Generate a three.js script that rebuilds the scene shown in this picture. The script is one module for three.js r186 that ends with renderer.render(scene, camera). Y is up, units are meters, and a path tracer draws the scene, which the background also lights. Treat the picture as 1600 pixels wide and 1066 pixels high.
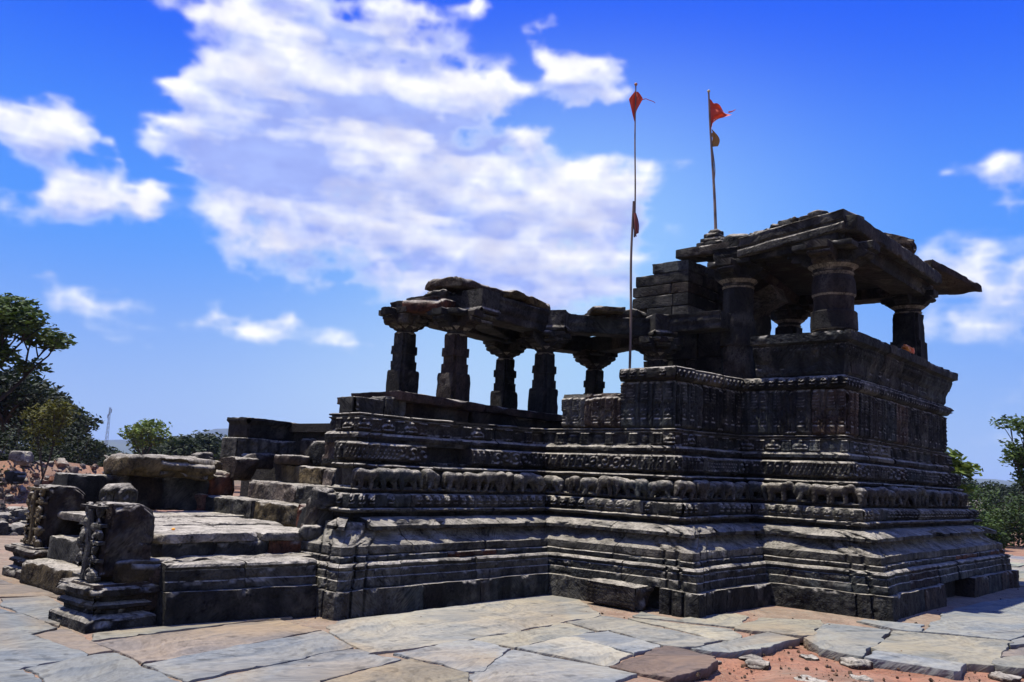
import * as THREE from 'three';
import { MarchingCubes } from 'three/addons/objects/MarchingCubes.js';
import { mergeGeometries } from 'three/addons/utils/BufferGeometryUtils.js';

// ------------------------------------------------------------------ camera, light, exposure
const scene = new THREE.Scene();
const camera = new THREE.PerspectiveCamera(42.46, 1024 / 682, 0.1, 9000);
camera.position.set(0, 1.6, 0);
camera.up.set(-0.145, 0.987, 0.067);
camera.lookAt(0.7446, 1.6 + 0.1535, -0.6496);
const renderer = new THREE.WebGLRenderer({ antialias: true });
renderer.setSize(1024, 682);
renderer.toneMapping = THREE.LinearToneMapping;
renderer.toneMappingExposure = 1.6;
renderer.shadowMap.enabled = true;
const SUN = new THREE.Vector3(-0.16, 1, -0.25).normalize();
const sun = new THREE.DirectionalLight(new THREE.Color(1, 0.955, 0.87), 4.9);
sun.position.copy(SUN).multiplyScalar(60).add(new THREE.Vector3(12, 0, -8));
sun.target.position.set(12, 0, -8);
sun.castShadow = true;
Object.assign(sun.shadow.camera, { left: -30, right: 30, top: 30, bottom: -30, near: 1, far: 140 });
sun.shadow.mapSize.set(4096, 4096);
scene.add(sun, sun.target);
scene.fog = new THREE.FogExp2(new THREE.Color(0.3, 0.4, 0.6), 0.00016);

// ------------------------------------------------------------------ numbers, noise
function rng(seed) { let s = seed >>> 0; return () => { s = (s + 0x6d2b79f5) | 0; let t = Math.imul(s ^ (s >>> 15), 1 | s); t = (t + Math.imul(t ^ (t >>> 7), 61 | t)) ^ t; return ((t ^ (t >>> 14)) >>> 0) / 4294967296; }; }
const PT = new Float32Array(4096), PI_ = new Uint16Array(8192);
{ const r = rng(77); for (let i = 0; i < 4096; i++) { PT[i] = r() * 2 - 1; PI_[i] = i; } for (let i = 4095; i > 0; i--) { const j = Math.floor(r() * (i + 1)), t = PI_[i]; PI_[i] = PI_[j]; PI_[j] = t; } for (let i = 0; i < 4096; i++) PI_[i + 4096] = PI_[i]; }
function vn(x, y, z) {
  const xf = Math.floor(x), yf = Math.floor(y), zf = Math.floor(z); let u = x - xf, v = y - yf, w = z - zf;
  u = u * u * u * (u * (u * 6 - 15) + 10); v = v * v * v * (v * (v * 6 - 15) + 10); w = w * w * w * (w * (w * 6 - 15) + 10);
  const X = xf & 4095, Y = yf & 4095, Z = zf & 4095, X1 = (X + 1) & 4095, Y1 = (Y + 1) & 4095, Z1 = (Z + 1) & 4095;
  const a = PI_[X], b = PI_[X1], aa = PI_[a + Y], ab = PI_[a + Y1], ba = PI_[b + Y], bb = PI_[b + Y1];
  const l = (p, q, t) => p + (q - p) * t;
  return l(l(l(PT[PI_[aa + Z]], PT[PI_[ba + Z]], u), l(PT[PI_[ab + Z]], PT[PI_[bb + Z]], u), v), l(l(PT[PI_[aa + Z1]], PT[PI_[ba + Z1]], u), l(PT[PI_[ab + Z1]], PT[PI_[bb + Z1]], u), v), w);
}
function fbm(x, y, z, o = 4) { let s = 0, a = 0.5, n = 0; for (let i = 0; i < o; i++) { s += a * vn(x, y, z); n += a; a *= 0.5; x = x * 2.03 + 11.3; y = y * 2.03 + 5.7; z = z * 2.03 + 3.1; } return s / n * 1.6; }
const sm = (a, b, x) => { const t = Math.min(1, Math.max(0, (x - a) / (b - a))); return t * t * (3 - 2 * t); };
const lerp = (a, b, t) => a + (b - a) * t, clamp = (x, a, b) => Math.min(b, Math.max(a, x));
const TP = Math.PI * 2;
const hash = (n) => { const s = Math.sin(n * 127.1 + 311.7) * 43758.5453; return s - Math.floor(s); };

// ------------------------------------------------------------------ sky: air and clouds, by azimuth and elevation
{
  const W = 3072, H = 1536, data = new Float32Array(W * H * 4);
  const blobs = [[31.0,24.2,3.7,2.2,1],[29.2,22.0,2.8,2.2,1],[37.6,24.9,5.6,1.7,1],[44.4,24.9,4.2,1.8,1],[37.9,22.1,8.2,2.3,0.8],[33.5,19.6,7.1,2.3,0.8],[42.3,20.5,9.1,1.8,0.7],[30.7,18.6,3.6,1.5,0.7],[35.0,16.2,5.4,2.2,0.8],[42.0,17.7,8.6,2.4,0.75],[50.6,18.5,6.5,2.4,0.8],[55.6,17.6,3.8,2.0,0.9],[45.2,15.0,7.7,2.8,0.95],[32.7,14.1,2.8,2.2,0.95],[43.6,12.4,7.0,1.7,0.95],[51.2,14.0,7.2,2.5,0.95],[54.0,20.0,3.0,1.2,0.7],[50.0,22.9,2.2,1.6,0.6],[27.8,27.3,4.4,1.0,0.8],[33.9,27.7,5.5,1.4,0.9],[39.9,28.4,4.0,1.6,0.9],[45.4,29.7,1.3,0.7,0.8],[32.9,26.0,2.1,1.1,0.5],[51.1,27.2,2.0,1.7,0.9],[53.4,26.1,2.1,1.7,0.9],[54.3,24.4,1.5,1.0,0.6],[18.1,18.5,2.3,1.9,0.9],[19.6,17.4,2.0,1.4,0.8],[22.1,15.1,3.9,1.5,0.9],[19.2,14.1,2.7,1.1,0.7],[24.9,15.7,1.5,1.0,0.8],[22.7,17.7,1.0,0.7,0.5],[21.4,9.0,4.9,0.9,0.5],[20.0,10.0,1.5,0.5,0.4],[31.2,9.1,3.6,1.2,0.7],[34.8,8.7,2.8,0.8,0.55],[39.3,7.8,2.9,0.9,0.5],[24.4,7.5,4.3,0.7,0.3],[79.4,18.0,3.0,1.9,0.9],[78.7,13.4,4.0,1.6,0.75],[76.3,10.2,2.6,1.5,0.5],[79.6,10.5,2.5,1.8,0.5],[73.8,7.7,2.4,1.1,0.3],[67.3,4.9,4.4,1.0,0.3]];
  const shades = [[37.9,22.1,7.8,1.3,1],[33.5,18.7,5.4,1.3,0.9],[41.6,17.0,6.4,1.4,0.7],[45.2,22.1,3.9,1.1,0.9],[34.0,27.5,6.4,1.3,0.6],[36.9,13.6,5.0,1.1,0.5],[52.0,16.8,5.1,1.8,0.45],[40.0,28.0,3.5,1.1,0.5],[21.5,14.6,3.1,0.8,0.5],[18.8,17.2,2.0,0.9,0.4],[53.0,25.7,1.8,0.8,0.4],[47.0,13.0,6.8,1.0,0.35]];
  const billow = (x, y, z) => { let v = 0, a = 0.5; for (let i = 0; i < 6; i++) { v += a * (0.5 - 1.45 * Math.abs(vn(x, y, z))); a *= 0.52; x = x * 2.07 + 3.1; y = y * 2.07 + 7.7; z = z * 2.07 + 1.9; } return v * 1.5; };
  const r = rng(5);
  for (let i = 0; i < 150; i++) { const az = 88 + r() * 280, el = 4 + Math.pow(r(), 1.3) * 60, s = 1.5 + r() * 4.5; blobs.push([az > 180 ? az - 360 : az, el, s * 1.8 / Math.cos(el / 57.3), s * 0.7, 0.5 + r() * 0.45]); if (az > 355) blobs.pop(); }
  const bins = Array.from({ length: 72 }, () => []);
  for (const b of blobs) for (let k = 0; k < 72; k++) { const d = Math.abs(((k * 5 + 2.5 - 180 - b[0] + 540) % 360) - 180); if (d < b[2] * 2.4 + 6) bins[k].push(b); }
  const mass = (az, el) => { let k = Math.floor((az + 180) / 5); k = ((k % 72) + 72) % 72; let s = 0; for (const b of bins[k]) { let dx = az - b[0]; if (dx > 180) dx -= 360; if (dx < -180) dx += 360; dx /= b[2]; const dy = (el - b[1]) / b[3], q = dx * dx + dy * dy; if (q < 5) s += b[4] * Math.exp(-q * 1.15); } return s; };
  for (let row = 0; row < H; row++) {
    const el = ((row + 0.5) / H - 0.5) * 180, ce = Math.cos(el / 57.29578), y = Math.sin(el / 57.29578);
    for (let col = 0; col < W; col++) {
      const u = ((col + 0.5) / W - 0.5) * 2 * Math.PI, dx = Math.cos(u) * ce, dz = Math.sin(u) * ce, o = (row * W + col) * 4;
      const e = Math.max(0, el), az = Math.atan2(dx, -dz) * 57.29578;
      // clear air
      const t1 = sm(-2, 16, e), t2 = sm(13, 30, e), hz = 0.6 * Math.exp(-(((az - 44) / 12) ** 2)) * sm(14, 2, e), gl = 0.88 * Math.exp(-(((az - 53) / 15) ** 2)) * sm(33, 11, e), cr = lerp(lerp(lerp(lerp(0.42, 0.085, t1), 0.012, t2), 0.38, gl), 0.6, hz), cg = lerp(lerp(lerp(lerp(0.57, 0.325, t1), 0.115, t2), 0.65, gl), 0.76, hz), cb = lerp(lerp(lerp(0.87, 1.0, t1), 0.96, t2), 0.99, hz);
      let R = cr, G = cg, B = cb;
      if (el > -1 && el < 78) {
        const w1 = fbm(dx * 9 + 3, y * 14, dz * 9, 3), w2 = fbm(dx * 9 + 31, y * 14 + 7, dz * 9, 3), w3 = fbm(dx * 38, y * 60, dz * 38 + 9, 3);
        const A = az + 2.2 * w1 + 0.7 * w3, E = e + 0.9 * w2 + 0.35 * fbm(dx * 38 + 17, y * 60, dz * 38, 2);
        const m0 = mass(A, E);
        if (m0 > 0.02) {
          const k0 = sm(0.03, 0.5, m0), str = fbm(dx * 10 + 70, y * 46, dz * 10, 4), det = billow(dx * 17, y * 30, dz * 17), det2 = billow(dx * 17, (y + 0.02) * 30, dz * 17), D = m0 * 1.1 + 0.75 * det * k0 + 0.14 * str - 0.36, D2 = mass(A - 0.5, E + 1.3) * 1.1 + 0.75 * det2 * k0 + 0.14 * str - 0.36;
          const fade = sm(0, 5, e), al = sm(-0.1, lerp(0.72, 1.0, sm(22, 8, e)), D) * 0.98 * (0.4 + 0.6 * fade);
          let sh = 0.12; for (const q of shades) { const p = ((A - q[0]) / q[2]) ** 2 + ((E - q[1]) / q[3]) ** 2; if (p < 5) sh += q[4] * Math.exp(-p * 0.9); } if (az > 88 || az < 8) sh = 0.45;
          const thick = clamp(sh * (1 + 1.1 * str) + 0.26 - 0.55 * (D - D2), 0, 1) * sm(0.1, 0.6, D) * clamp(0.98 + 0.4 * det + 0.3 * str, 0, 1);
          const R2 = lerp(1.03, 0.36, thick), G2 = lerp(1.03, 0.46, thick), B2 = lerp(1.05, 0.95, thick);
          const tx = 1 + 0.13 * det + 0.1 * str + 0.08 * w3;
          R = lerp(R, R2 * tx, al); G = lerp(G, G2 * tx, al); B = lerp(B, B2 * (0.5 + 0.5 * tx), al);
        }
      }
      if (el < 0) { const k = sm(0, -6, el); R = lerp(R, 0.2, k); G = lerp(G, 0.17, k); B = lerp(B, 0.14, k); }
      data[o] = R; data[o + 1] = G; data[o + 2] = B; data[o + 3] = 1;
    }
  }
  const t = new THREE.DataTexture(data, W, H, THREE.RGBAFormat, THREE.FloatType);
  t.mapping = THREE.EquirectangularReflectionMapping; t.magFilter = THREE.LinearFilter; t.minFilter = THREE.LinearFilter; t.wrapS = THREE.RepeatWrapping; t.needsUpdate = true;
  scene.background = t; scene.environment = t; scene.backgroundIntensity = 0.625; scene.environmentIntensity = 0.625;
}

// ------------------------------------------------------------------ textures (grain only)
function tex(size, fn, srgb) {
  const d = new Uint8Array(size * size * 4);
  for (let y = 0; y < size; y++) for (let x = 0; x < size; x++) { const c = fn(x / size, y / size), o = (y * size + x) * 4; for (let k = 0; k < 3; k++) d[o + k] = clamp((Array.isArray(c) ? c[k] : c) * 255, 0, 255); d[o + 3] = 255; }
  const t = new THREE.DataTexture(d, size, size); t.wrapS = t.wrapT = THREE.RepeatWrapping; t.magFilter = THREE.LinearFilter; t.minFilter = THREE.LinearMipmapLinearFilter; t.generateMipmaps = true; if (srgb) t.colorSpace = THREE.SRGBColorSpace; t.needsUpdate = true; return t;
}
const tor = (u, v, f, s = 0, o = 4) => { const k = f / TP; return fbm(Math.cos(u * TP) * k + s, Math.sin(u * TP) * k + Math.cos(v * TP) * k * 1.0 + 40 + s, Math.sin(v * TP) * k + 9, o); };
const rockTex = tex(768, (u, v) => { const a = tor(u, v, 9, 0, 5), b = tor(u, v, 70, 20, 3), c = tor(u, v, 26, 7, 3); return 0.78 + 0.26 * a + 0.34 * b - 0.3 * sm(0.3, 0.6, c); });
const rockBump = tex(768, (u, v) => { const a = tor(u, v, 14, 2, 5), b = tor(u, v, 80, 30, 3), p = tor(u, v, 40, 60, 2); return 0.55 + 0.2 * a + 0.2 * b - 0.35 * sm(0.3, 0.6, p); });
const paveTex = tex(1024, (u, v) => {
  const w = tor(u, v, 5, 3, 3) * 0.05, s1 = tor(u + w * 0.6, v + w, 5, 11, 3);
  const k = 3 / TP, q = 26 / TP, vv = v + w, st = fbm(Math.cos(u * TP) * k + 5, Math.sin(u * TP) * k + Math.cos(vv * TP) * q, Math.sin(vv * TP) * q, 4);
  const n = tor(u, v, 60, 8, 3), sp = sm(0.42, 0.7, tor(u, v, 22, 77, 3));
  const t = clamp(0.5 + 0.55 * s1 + 0.35 * st, 0, 1), m = 0.84 + 0.2 * st + 0.14 * n + 0.12 * s1 - 0.22 * sp;
  return [m * lerp(0.84, 1.0, t), m * lerp(0.92, 0.955, t), m * lerp(0.98, 0.82, t)];
});
const paveBump = tex(1024, (u, v) => { const w = tor(u, v, 5, 3, 3) * 0.05, k = 4 / TP, q = 36 / TP, vv = v + w; return 0.5 + 0.3 * fbm(Math.cos(u * TP) * k + 5, Math.sin(u * TP) * k + Math.cos(vv * TP) * q, Math.sin(vv * TP) * q, 5) + 0.18 * tor(u, v, 50, 4, 3); });
const soilTex = tex(768, (u, v) => { const a = tor(u, v, 10, 9, 5), b = tor(u, v, 60, 19, 3), c = sm(0.3, 0.55, tor(u, v, 45, 3, 2)); return [0.82 + 0.2 * a + 0.16 * b, 0.8 + 0.22 * a + 0.16 * b + 0.1 * c, 0.78 + 0.24 * a + 0.16 * b + 0.16 * c]; });
const M = {
  rock: new THREE.MeshPhysicalMaterial({ vertexColors: true, map: rockTex, bumpMap: rockBump, bumpScale: 0.014, roughness: 0.9, specularIntensity: 0.3 }),
  pave: new THREE.MeshPhysicalMaterial({ vertexColors: true, map: paveTex, bumpMap: paveBump, bumpScale: 0.018, roughness: 0.9, specularIntensity: 0.3 }),
  soil: new THREE.MeshStandardMaterial({ vertexColors: true, map: soilTex, bumpMap: rockBump, bumpScale: 0.02, roughness: 1 }),
  leaf: new THREE.MeshPhysicalMaterial({ vertexColors: true, roughness: 0.8, specularIntensity: 0.4, side: THREE.DoubleSide, transmission: 0.3, thickness: 0 }),
  bark: new THREE.MeshPhysicalMaterial({ specularIntensity: 0.3, vertexColors: true, roughness: 0.95, bumpMap: rockBump, bumpScale: 0.02 }),
  cloth: new THREE.MeshPhysicalMaterial({ vertexColors: true, roughness: 0.85, side: THREE.DoubleSide, transmission: 0.3, thickness: 0 }),
  bamboo: new THREE.MeshStandardMaterial({ vertexColors: true, roughness: 0.6 }),
  steel: new THREE.MeshStandardMaterial({ color: new THREE.Color(0.25, 0.25, 0.27), roughness: 0.5, metalness: 0.6 }),
  hill: new THREE.MeshStandardMaterial({ vertexColors: true, roughness: 1 }),
};

// ------------------------------------------------------------------ scene graph helpers
const used = {};
const numbered = (n) => { used[n] = (used[n] ?? -1) + 1; return used[n] ? n + '_' + String(used[n]).padStart(3, '0') : n; };
function shadow(o) { o.castShadow = true; o.receiveShadow = true; return o; }
function tag(o, label, category, group) { o.userData.label = label; o.userData.category = category; if (group) o.userData.group = group; return o; }
function thing(name, label, category, pos = [0, 0, 0], turn = 0, group) { const g = new THREE.Group(); g.name = numbered(name); g.position.set(...pos); g.rotation.y = turn; scene.add(g); return tag(g, label, category, group); }
function mesh(name, geo, mat, parent = scene, pos, rot) { const m = shadow(new THREE.Mesh(geo, mat)); m.name = parent === scene ? numbered(name) : name; if (pos) m.position.set(...pos); if (rot) m.rotation.set(...rot); parent.add(m); return m; }
function group(name, parent) { const g = new THREE.Group(); g.name = name; parent.add(g); return g; }
function structure(o) { o.userData.kind = 'structure'; return o; }

// colour of weathered stone at a point: mineral tint, lichen, iron stain, ledge dust with sunlit brightness painted into upward faces
const BASALT = [0.0195, 0.0187, 0.0158], BROWN = [0.037, 0.0262, 0.0185], GREY = [0.052, 0.049, 0.0395], BLUE = [0.03, 0.0325, 0.0298], RUST = [0.08, 0.03, 0.016], OCHRE = [0.082, 0.06, 0.028], MAUVE = [0.036, 0.0245, 0.0205];
function rockColor(out, o, x, y, z, ny, base, sd, dustAndSun) {
  const f = fbm(x * 1.4 + sd, y * 1.4, z * 1.4, 4), g = fbm(x * 6 + sd, y * 6 + 9, z * 6, 3), h = vn(x * 30, y * 30, z * 30);
  const m = clamp(1 + 0.5 * f + 0.34 * g + 0.14 * h, 0.25, 2.2); const rain = Math.abs(ny) < 0.6 ? fbm(x * 11 + sd, y * 0.9, z * 11, 3) : 0, mm = m * clamp(1 + 0.55 * rain, 0.45, 1.8); let r = base[0] * mm, gr = base[1] * mm, b = base[2] * mm;
  const st = sm(0.25, 0.75, fbm(x * 0.8 + 50 + sd, y * 0.8, z * 0.8, 3)) * 0.3; r = lerp(r, 0.052, st); gr = lerp(gr, 0.032, st); b = lerp(b, 0.019, st);
  const li = sm(0.25, 0.7, fbm(x * 3.3 + 80, y * 3.3 + sd, z * 3.3, 4)) * 0.42; r = lerp(r, 0.105, li); gr = lerp(gr, 0.097, li); b = lerp(b, 0.075, li);
  const k = sm(0.3, 0.8, ny) * clamp(0.8 + 0.45 * g, 0, 1) * dustAndSun; r = lerp(r, 0.37, k); gr = lerp(gr, 0.335, k); b = lerp(b, 0.268, k);  // pale dust on upward faces, brightened so ledge tops look sunlit
  out[o] = r; out[o + 1] = gr; out[o + 2] = b;
}
class GB {                                              // collects grids of points, each grid smooth inside and sharp against its neighbours
  constructor() { this.p = []; this.uv = []; this.i = []; }
  grid(nu, nv, f, flip) {
    const b = this.p.length / 3;
    for (let v = 0; v <= nv; v++) for (let u = 0; u <= nu; u++) { const q = f(u / nu, v / nv, u, v); this.p.push(q[0], q[1], q[2]); this.uv.push(q[3] ?? 0, q[4] ?? 0); }
    const w = nu + 1;
    for (let v = 0; v < nv; v++) for (let u = 0; u < nu; u++) { const a = b + v * w + u, c = a + w; if (flip) this.i.push(a, a + 1, c, a + 1, c + 1, c); else this.i.push(a, c, a + 1, a + 1, c, c + 1); }
  }
  fan(pts, tris) { const b = this.p.length / 3; for (const q of pts) { this.p.push(q[0], q[1], q[2]); this.uv.push(q[3] ?? 0, q[4] ?? 0); } for (const t of tris) this.i.push(b + t[0], b + t[1], b + t[2]); }
  build(base, sd = 0, dustAndSun = 1) { return paint(this.raw(), base, sd, dustAndSun); }
  raw() { const g = new THREE.BufferGeometry(); g.setAttribute('position', new THREE.Float32BufferAttribute(this.p, 3)); g.setAttribute('uv', new THREE.Float32BufferAttribute(this.uv, 2)); g.setIndex(this.i); g.computeVertexNormals(); return g; }
}
function paint(g, base, sd = 0, dustAndSun = 1) {
  const p = g.attributes.position, n = g.attributes.normal, c = new Float32Array(p.count * 3);
  for (let k = 0; k < p.count; k++) rockColor(c, k * 3, p.getX(k), p.getY(k), p.getZ(k), n.getY(k), base, sd, dustAndSun);
  g.setAttribute('color', new THREE.BufferAttribute(c, 3)); return g;
}
function plain(g, fn) { const p = g.attributes.position, n = g.attributes.normal, c = new Float32Array(p.count * 3); for (let k = 0; k < p.count; k++) { const q = fn(p.getX(k), p.getY(k), p.getZ(k), n.getY(k)); c.set(q, k * 3); } g.setAttribute('color', new THREE.BufferAttribute(c, 3)); return g; }
const triplanarUV = (g, s = 0.7) => { const p = g.attributes.position, n = g.attributes.normal, uv = new Float32Array(p.count * 2); for (let k = 0; k < p.count; k++) { const ax = Math.abs(n.getX(k)), ay = Math.abs(n.getY(k)), az = Math.abs(n.getZ(k)), x = p.getX(k), y = p.getY(k), z = p.getZ(k); if (ay > ax && ay > az) { uv[k * 2] = x * s; uv[k * 2 + 1] = z * s; } else if (ax > az) { uv[k * 2] = z * s; uv[k * 2 + 1] = y * s; } else { uv[k * 2] = x * s; uv[k * 2 + 1] = y * s; } } g.setAttribute('uv', new THREE.BufferAttribute(uv, 2)); return g; };

// a hewn or broken stone: a box with worn edges, chips and an optional carved face
function hewn(w, h, d, { seed = 1, res = 0.06, amp = 0.012, freq = 3, bevel = 0.02, base = BASALT, dustAndSun = 1, taper = [1, 1], relief, shape, cuts = 0, cut = 0.8 } = {}) {
  amp *= 0.55; const rc = rng(seed * 17 + 3), planes = []; for (let k = 0; k < cuts; k++) { const th = rc() * TP, ph = Math.asin(rc() * 2 - 1), nx_ = Math.cos(ph) * Math.cos(th), ny_ = Math.sin(ph), nz_ = Math.cos(ph) * Math.sin(th); planes.push([nx_, ny_, nz_, (Math.abs(nx_) * w + Math.abs(ny_) * h + Math.abs(nz_) * d) / 2 * (cut + (0.96 - cut) * rc())]); }
  const gb = new GB(), S = seed * 7.31, hx = w / 2, hy = h / 2, hz = d / 2;
  const pt = (x, y, z, face) => {
    const ix = clamp(x, -hx + bevel, hx - bevel), iy = clamp(y, -hy + bevel, hy - bevel), iz = clamp(z, -hz + bevel, hz - bevel); let dx = x - ix, dy = y - iy, dz = z - iz; const l = Math.hypot(dx, dy, dz) || 1;
    const edge = (Math.abs(dx) > 1e-6) + (Math.abs(dy) > 1e-6) + (Math.abs(dz) > 1e-6);
    let k = bevel; if (edge > 1) k -= bevel * 1.2 * sm(0.0, 0.6, vn(x * 5 + S, y * 5, z * 5));
    let X = ix + dx / l * k, Y = iy + dy / l * k, Z = iz + dz / l * k;
    const a = amp * fbm(x * freq + S, y * freq, z * freq, 4), b = amp * fbm(x * freq + S + 40, y * freq, z * freq, 4), c = amp * fbm(x * freq, y * freq + S + 80, z * freq, 4);
    X += a; Y += b; Z += c; const fine = Math.min(0.006, amp * 0.5) * vn(x * 21 + S, y * 21, z * 21); X += fine; Y += fine; Z -= fine;
    for (const p of planes) { const q = X * p[0] + Y * p[1] + Z * p[2] - p[3]; if (q > 0) { X -= p[0] * q; Y -= p[1] * q; Z -= p[2] * q; } }
    const ty = (y + hy) / h; X *= lerp(1, taper[0], ty); Z *= lerp(1, taper[1], ty);
    if (relief) { const q = relief(x, y, z, face); X += q[0]; Y += q[1]; Z += q[2]; }
    if (shape) { const q = shape(X, Y, Z); X = q[0]; Y = q[1]; Z = q[2]; }
    return [X, Y, Z];
  };
  const n = (l) => Math.max(2, Math.ceil(l / res)), nx = n(w), ny = n(h), nz = n(d), t = 0.7, o = seed * 0.37;
  const uvp = (q, a, b) => [q[0], q[1], q[2], a * t + o, b * t + o * 1.7];
  gb.grid(nx, ny, (u, v) => { const x = (u - 0.5) * w, y = (0.5 - v) * h; return uvp(pt(x, y, hz, 'front'), x, y); });
  gb.grid(nx, ny, (u, v) => { const x = (0.5 - u) * w, y = (0.5 - v) * h; return uvp(pt(x, y, -hz, 'back'), x, y); });
  gb.grid(nz, ny, (u, v) => { const z = (0.5 - u) * d, y = (0.5 - v) * h; return uvp(pt(hx, y, z, 'right'), z, y); });
  gb.grid(nz, ny, (u, v) => { const z = (u - 0.5) * d, y = (0.5 - v) * h; return uvp(pt(-hx, y, z, 'left'), z, y); });
  gb.grid(nx, nz, (u, v) => { const x = (u - 0.5) * w, z = (v - 0.5) * d; return uvp(pt(x, hy, z, 'top'), x, z); });
  gb.grid(nx, nz, (u, v) => { const x = (u - 0.5) * w, z = (0.5 - v) * d; return uvp(pt(x, -hy, z, 'bottom'), x, z); });
  return gb.build(base, S, dustAndSun);
}
const stone = (parent, name, [w, h, d], [x, y, z], opt = {}, rot) => mesh(name, hewn(w, h, d, opt), M.rock, parent, [x, y, z], rot);   // centre of the block

// ------------------------------------------------------------------ moulded courses that follow the temple's stepped outline
const line = (pts, closed) => { const segs = []; for (let i = 0; i < pts.length - (closed ? 0 : 1); i++) { const a = pts[i], b = pts[(i + 1) % pts.length], L = Math.hypot(b[0] - a[0], b[1] - a[1]); segs.push({ a, L, d: [(b[0] - a[0]) / L, (b[1] - a[1]) / L] }); } segs.forEach((s, i) => { s.n = [-s.d[1], s.d[0]]; }); const turn = (p, q) => (p.d[0] * q.d[1] - p.d[1] * q.d[0] < 0 ? 1 : -1); segs.forEach((s, i) => { const p = segs[(i - 1 + segs.length) % segs.length], q = segs[(i + 1) % segs.length]; s.m0 = i || closed ? turn(p, s) : 0; s.m1 = i < segs.length - 1 || closed ? turn(s, q) : 0; }); return segs; };
const OUT = line([[6.26, -9.5], [6.26, -7.85], [10.02, -7.85], [10.02, -5.5], [12.12, -5.5], [12.12, -3.86], [19.37, -3.86], [19.37, -9.4]]);
// convex corner: the far end gets shorter by the inset d, at the near end longer, and the other way round in a corner that turns in
const YS = (x) => lerp(0.957, 1, sm(7, 14.5, x));        // the base has settled towards the stair
const R1 = (e, dn) => (e < 0.2 ? 0 : e < 0.235 && dn < 0.3 ? -0.075 : e < 0.4 ? -0.035 : e < 0.435 && dn < 0.3 ? -0.095 : -0.062);   // stepped pilasters at the corners, with a groove between
function courseStrip(gb, sg, s0, s1, mit0, mit1, dref, prof, o) {
  const res = o.res ?? 0.03, S = o.seed ?? 0, nU = Math.max(2, Math.ceil((s1 - s0) / res));
  const end0 = [], end1 = []; let acc = 0;
  for (let k = 0; k < prof.length - 1; k++) {
    const [d0, y0] = prof[k], [d1, y1] = prof[k + 1], len = Math.hypot(d1 - d0, y1 - y0), rv = Math.abs(y1 - y0) > 0.03 || len < 0.1 ? res : res * 2, nV = Math.max(1, Math.ceil(len / rv));
    const rel = o.reliefs?.[k], back = k === 0 || k === prof.length - 2;
    gb.grid(nU, nV, (u, v, iu, iv) => {
      const s = lerp(s0, s1, u), dn = lerp(d0, d1, v), yn = lerp(y0, y1, v);
      let x = sg.a[0] + sg.d[0] * s - sg.n[0] * dn, z = sg.a[1] + sg.d[1] * s - sg.n[1] * dn;
      const wx = x, wz = z;
      let d = dn, y = yn;
      if (!(back && ((k === 0 && v === 0) || (k !== 0 && v === 1)))) {
        if (o.ratha !== false) { const e0 = sg.m0 > 0 ? Math.max(0, s - dn) : 9, e1 = sg.m1 > 0 ? Math.max(0, sg.L - dn - s) : 9; d -= R1(Math.min(e0, e1), dn); }
        if (o.off) d -= o.off(s, sg, dn);
        if (rel) d -= rel(s, v, len, sg) * sm(0, 0.05, v) * sm(1, 0.95, v);
        const n1 = fbm(wx * 4 + S, yn * 4, wz * 4, 3), n2 = vn(wx * 24, yn * 24 + S, wz * 24);
        d -= (o.rough ?? 1) * (0.008 * n1 + 0.003 * n2); y += (o.rough ?? 1) * (0.005 * fbm(wx * 3 + 60 + S, yn * 3, wz * 3, 2));
        const c = Math.min(k > 0 ? v * len : 9, k < prof.length - 2 ? (1 - v) * len : 9);       // worn arrises
        if (c < 0.05) { const chip = sm(0.12, 0.6, fbm(wx * 5 + 20 + S, yn * 5, wz * 5, 3)) * (o.chip ?? 0.03) * (1 - c / 0.05); d += chip; }
        if (o.bite) { const t = o.bite(k, v); if (t > 0) d += t * sm(-0.05, 0.55, fbm(wx * 2.2 + 7, S, wz * 2.2, 4)) * (o.biteMax ?? 0.1); }
        if (!mit0 && u === 0 || !mit1 && u === 1) d += 0.004;
      }
      const a = s0 + mit0 * (d - dref), b = s1 - mit1 * (d - dref), ss = lerp(a, b, u);
      x = sg.a[0] + sg.d[0] * ss - sg.n[0] * d; z = sg.a[1] + sg.d[1] * ss - sg.n[1] * d;
      y *= YS(x);
      if (iu === 0) end0.push([d, y, x, z]); if (iu === nU) end1.push([d, y, x, z]);
      return [x, y, z, ss * 0.7 + S, (acc + v * len) * 0.7 + S * 1.3];
    });
    acc += len;
  }
  if (o.closed) { const [d0, y0] = prof[prof.length - 1], [d1, y1] = prof[0]; gb.grid(Math.max(2, Math.ceil((s1 - s0) / 0.3)), 2, (u, v) => { const d = lerp(d0, d1, v), a = s0 + mit0 * (d - dref), b = s1 - mit1 * (d - dref), ss = lerp(a, b, u), x = sg.a[0] + sg.d[0] * ss - sg.n[0] * d; return [x, lerp(y0, y1, v) * YS(x), sg.a[1] + sg.d[1] * ss - sg.n[1] * d, ss * 0.7, lerp(y0, y1, v) * 0.7]; }); }
  const cap = (E, flip) => { const uniq = E.filter((q, i) => !i || Math.hypot(q[0] - E[i - 1][0], q[1] - E[i - 1][1]) > 1e-6); if (Math.hypot(uniq[0][0] - uniq.at(-1)[0], uniq[0][1] - uniq.at(-1)[1]) < 1e-6) uniq.pop(); const T = THREE.ShapeUtils.triangulateShape(uniq.map((q) => new THREE.Vector2(q[0], q[1])), []); gb.fan(uniq.map((q) => [q[2], q[1], q[3], q[0] * 0.7, q[1] * 0.7]), T.map((t) => (flip ? [t[0], t[2], t[1]] : t))); };
  if (!mit0) cap(end0, true); if (!mit1) cap(end1, false);
}
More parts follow.
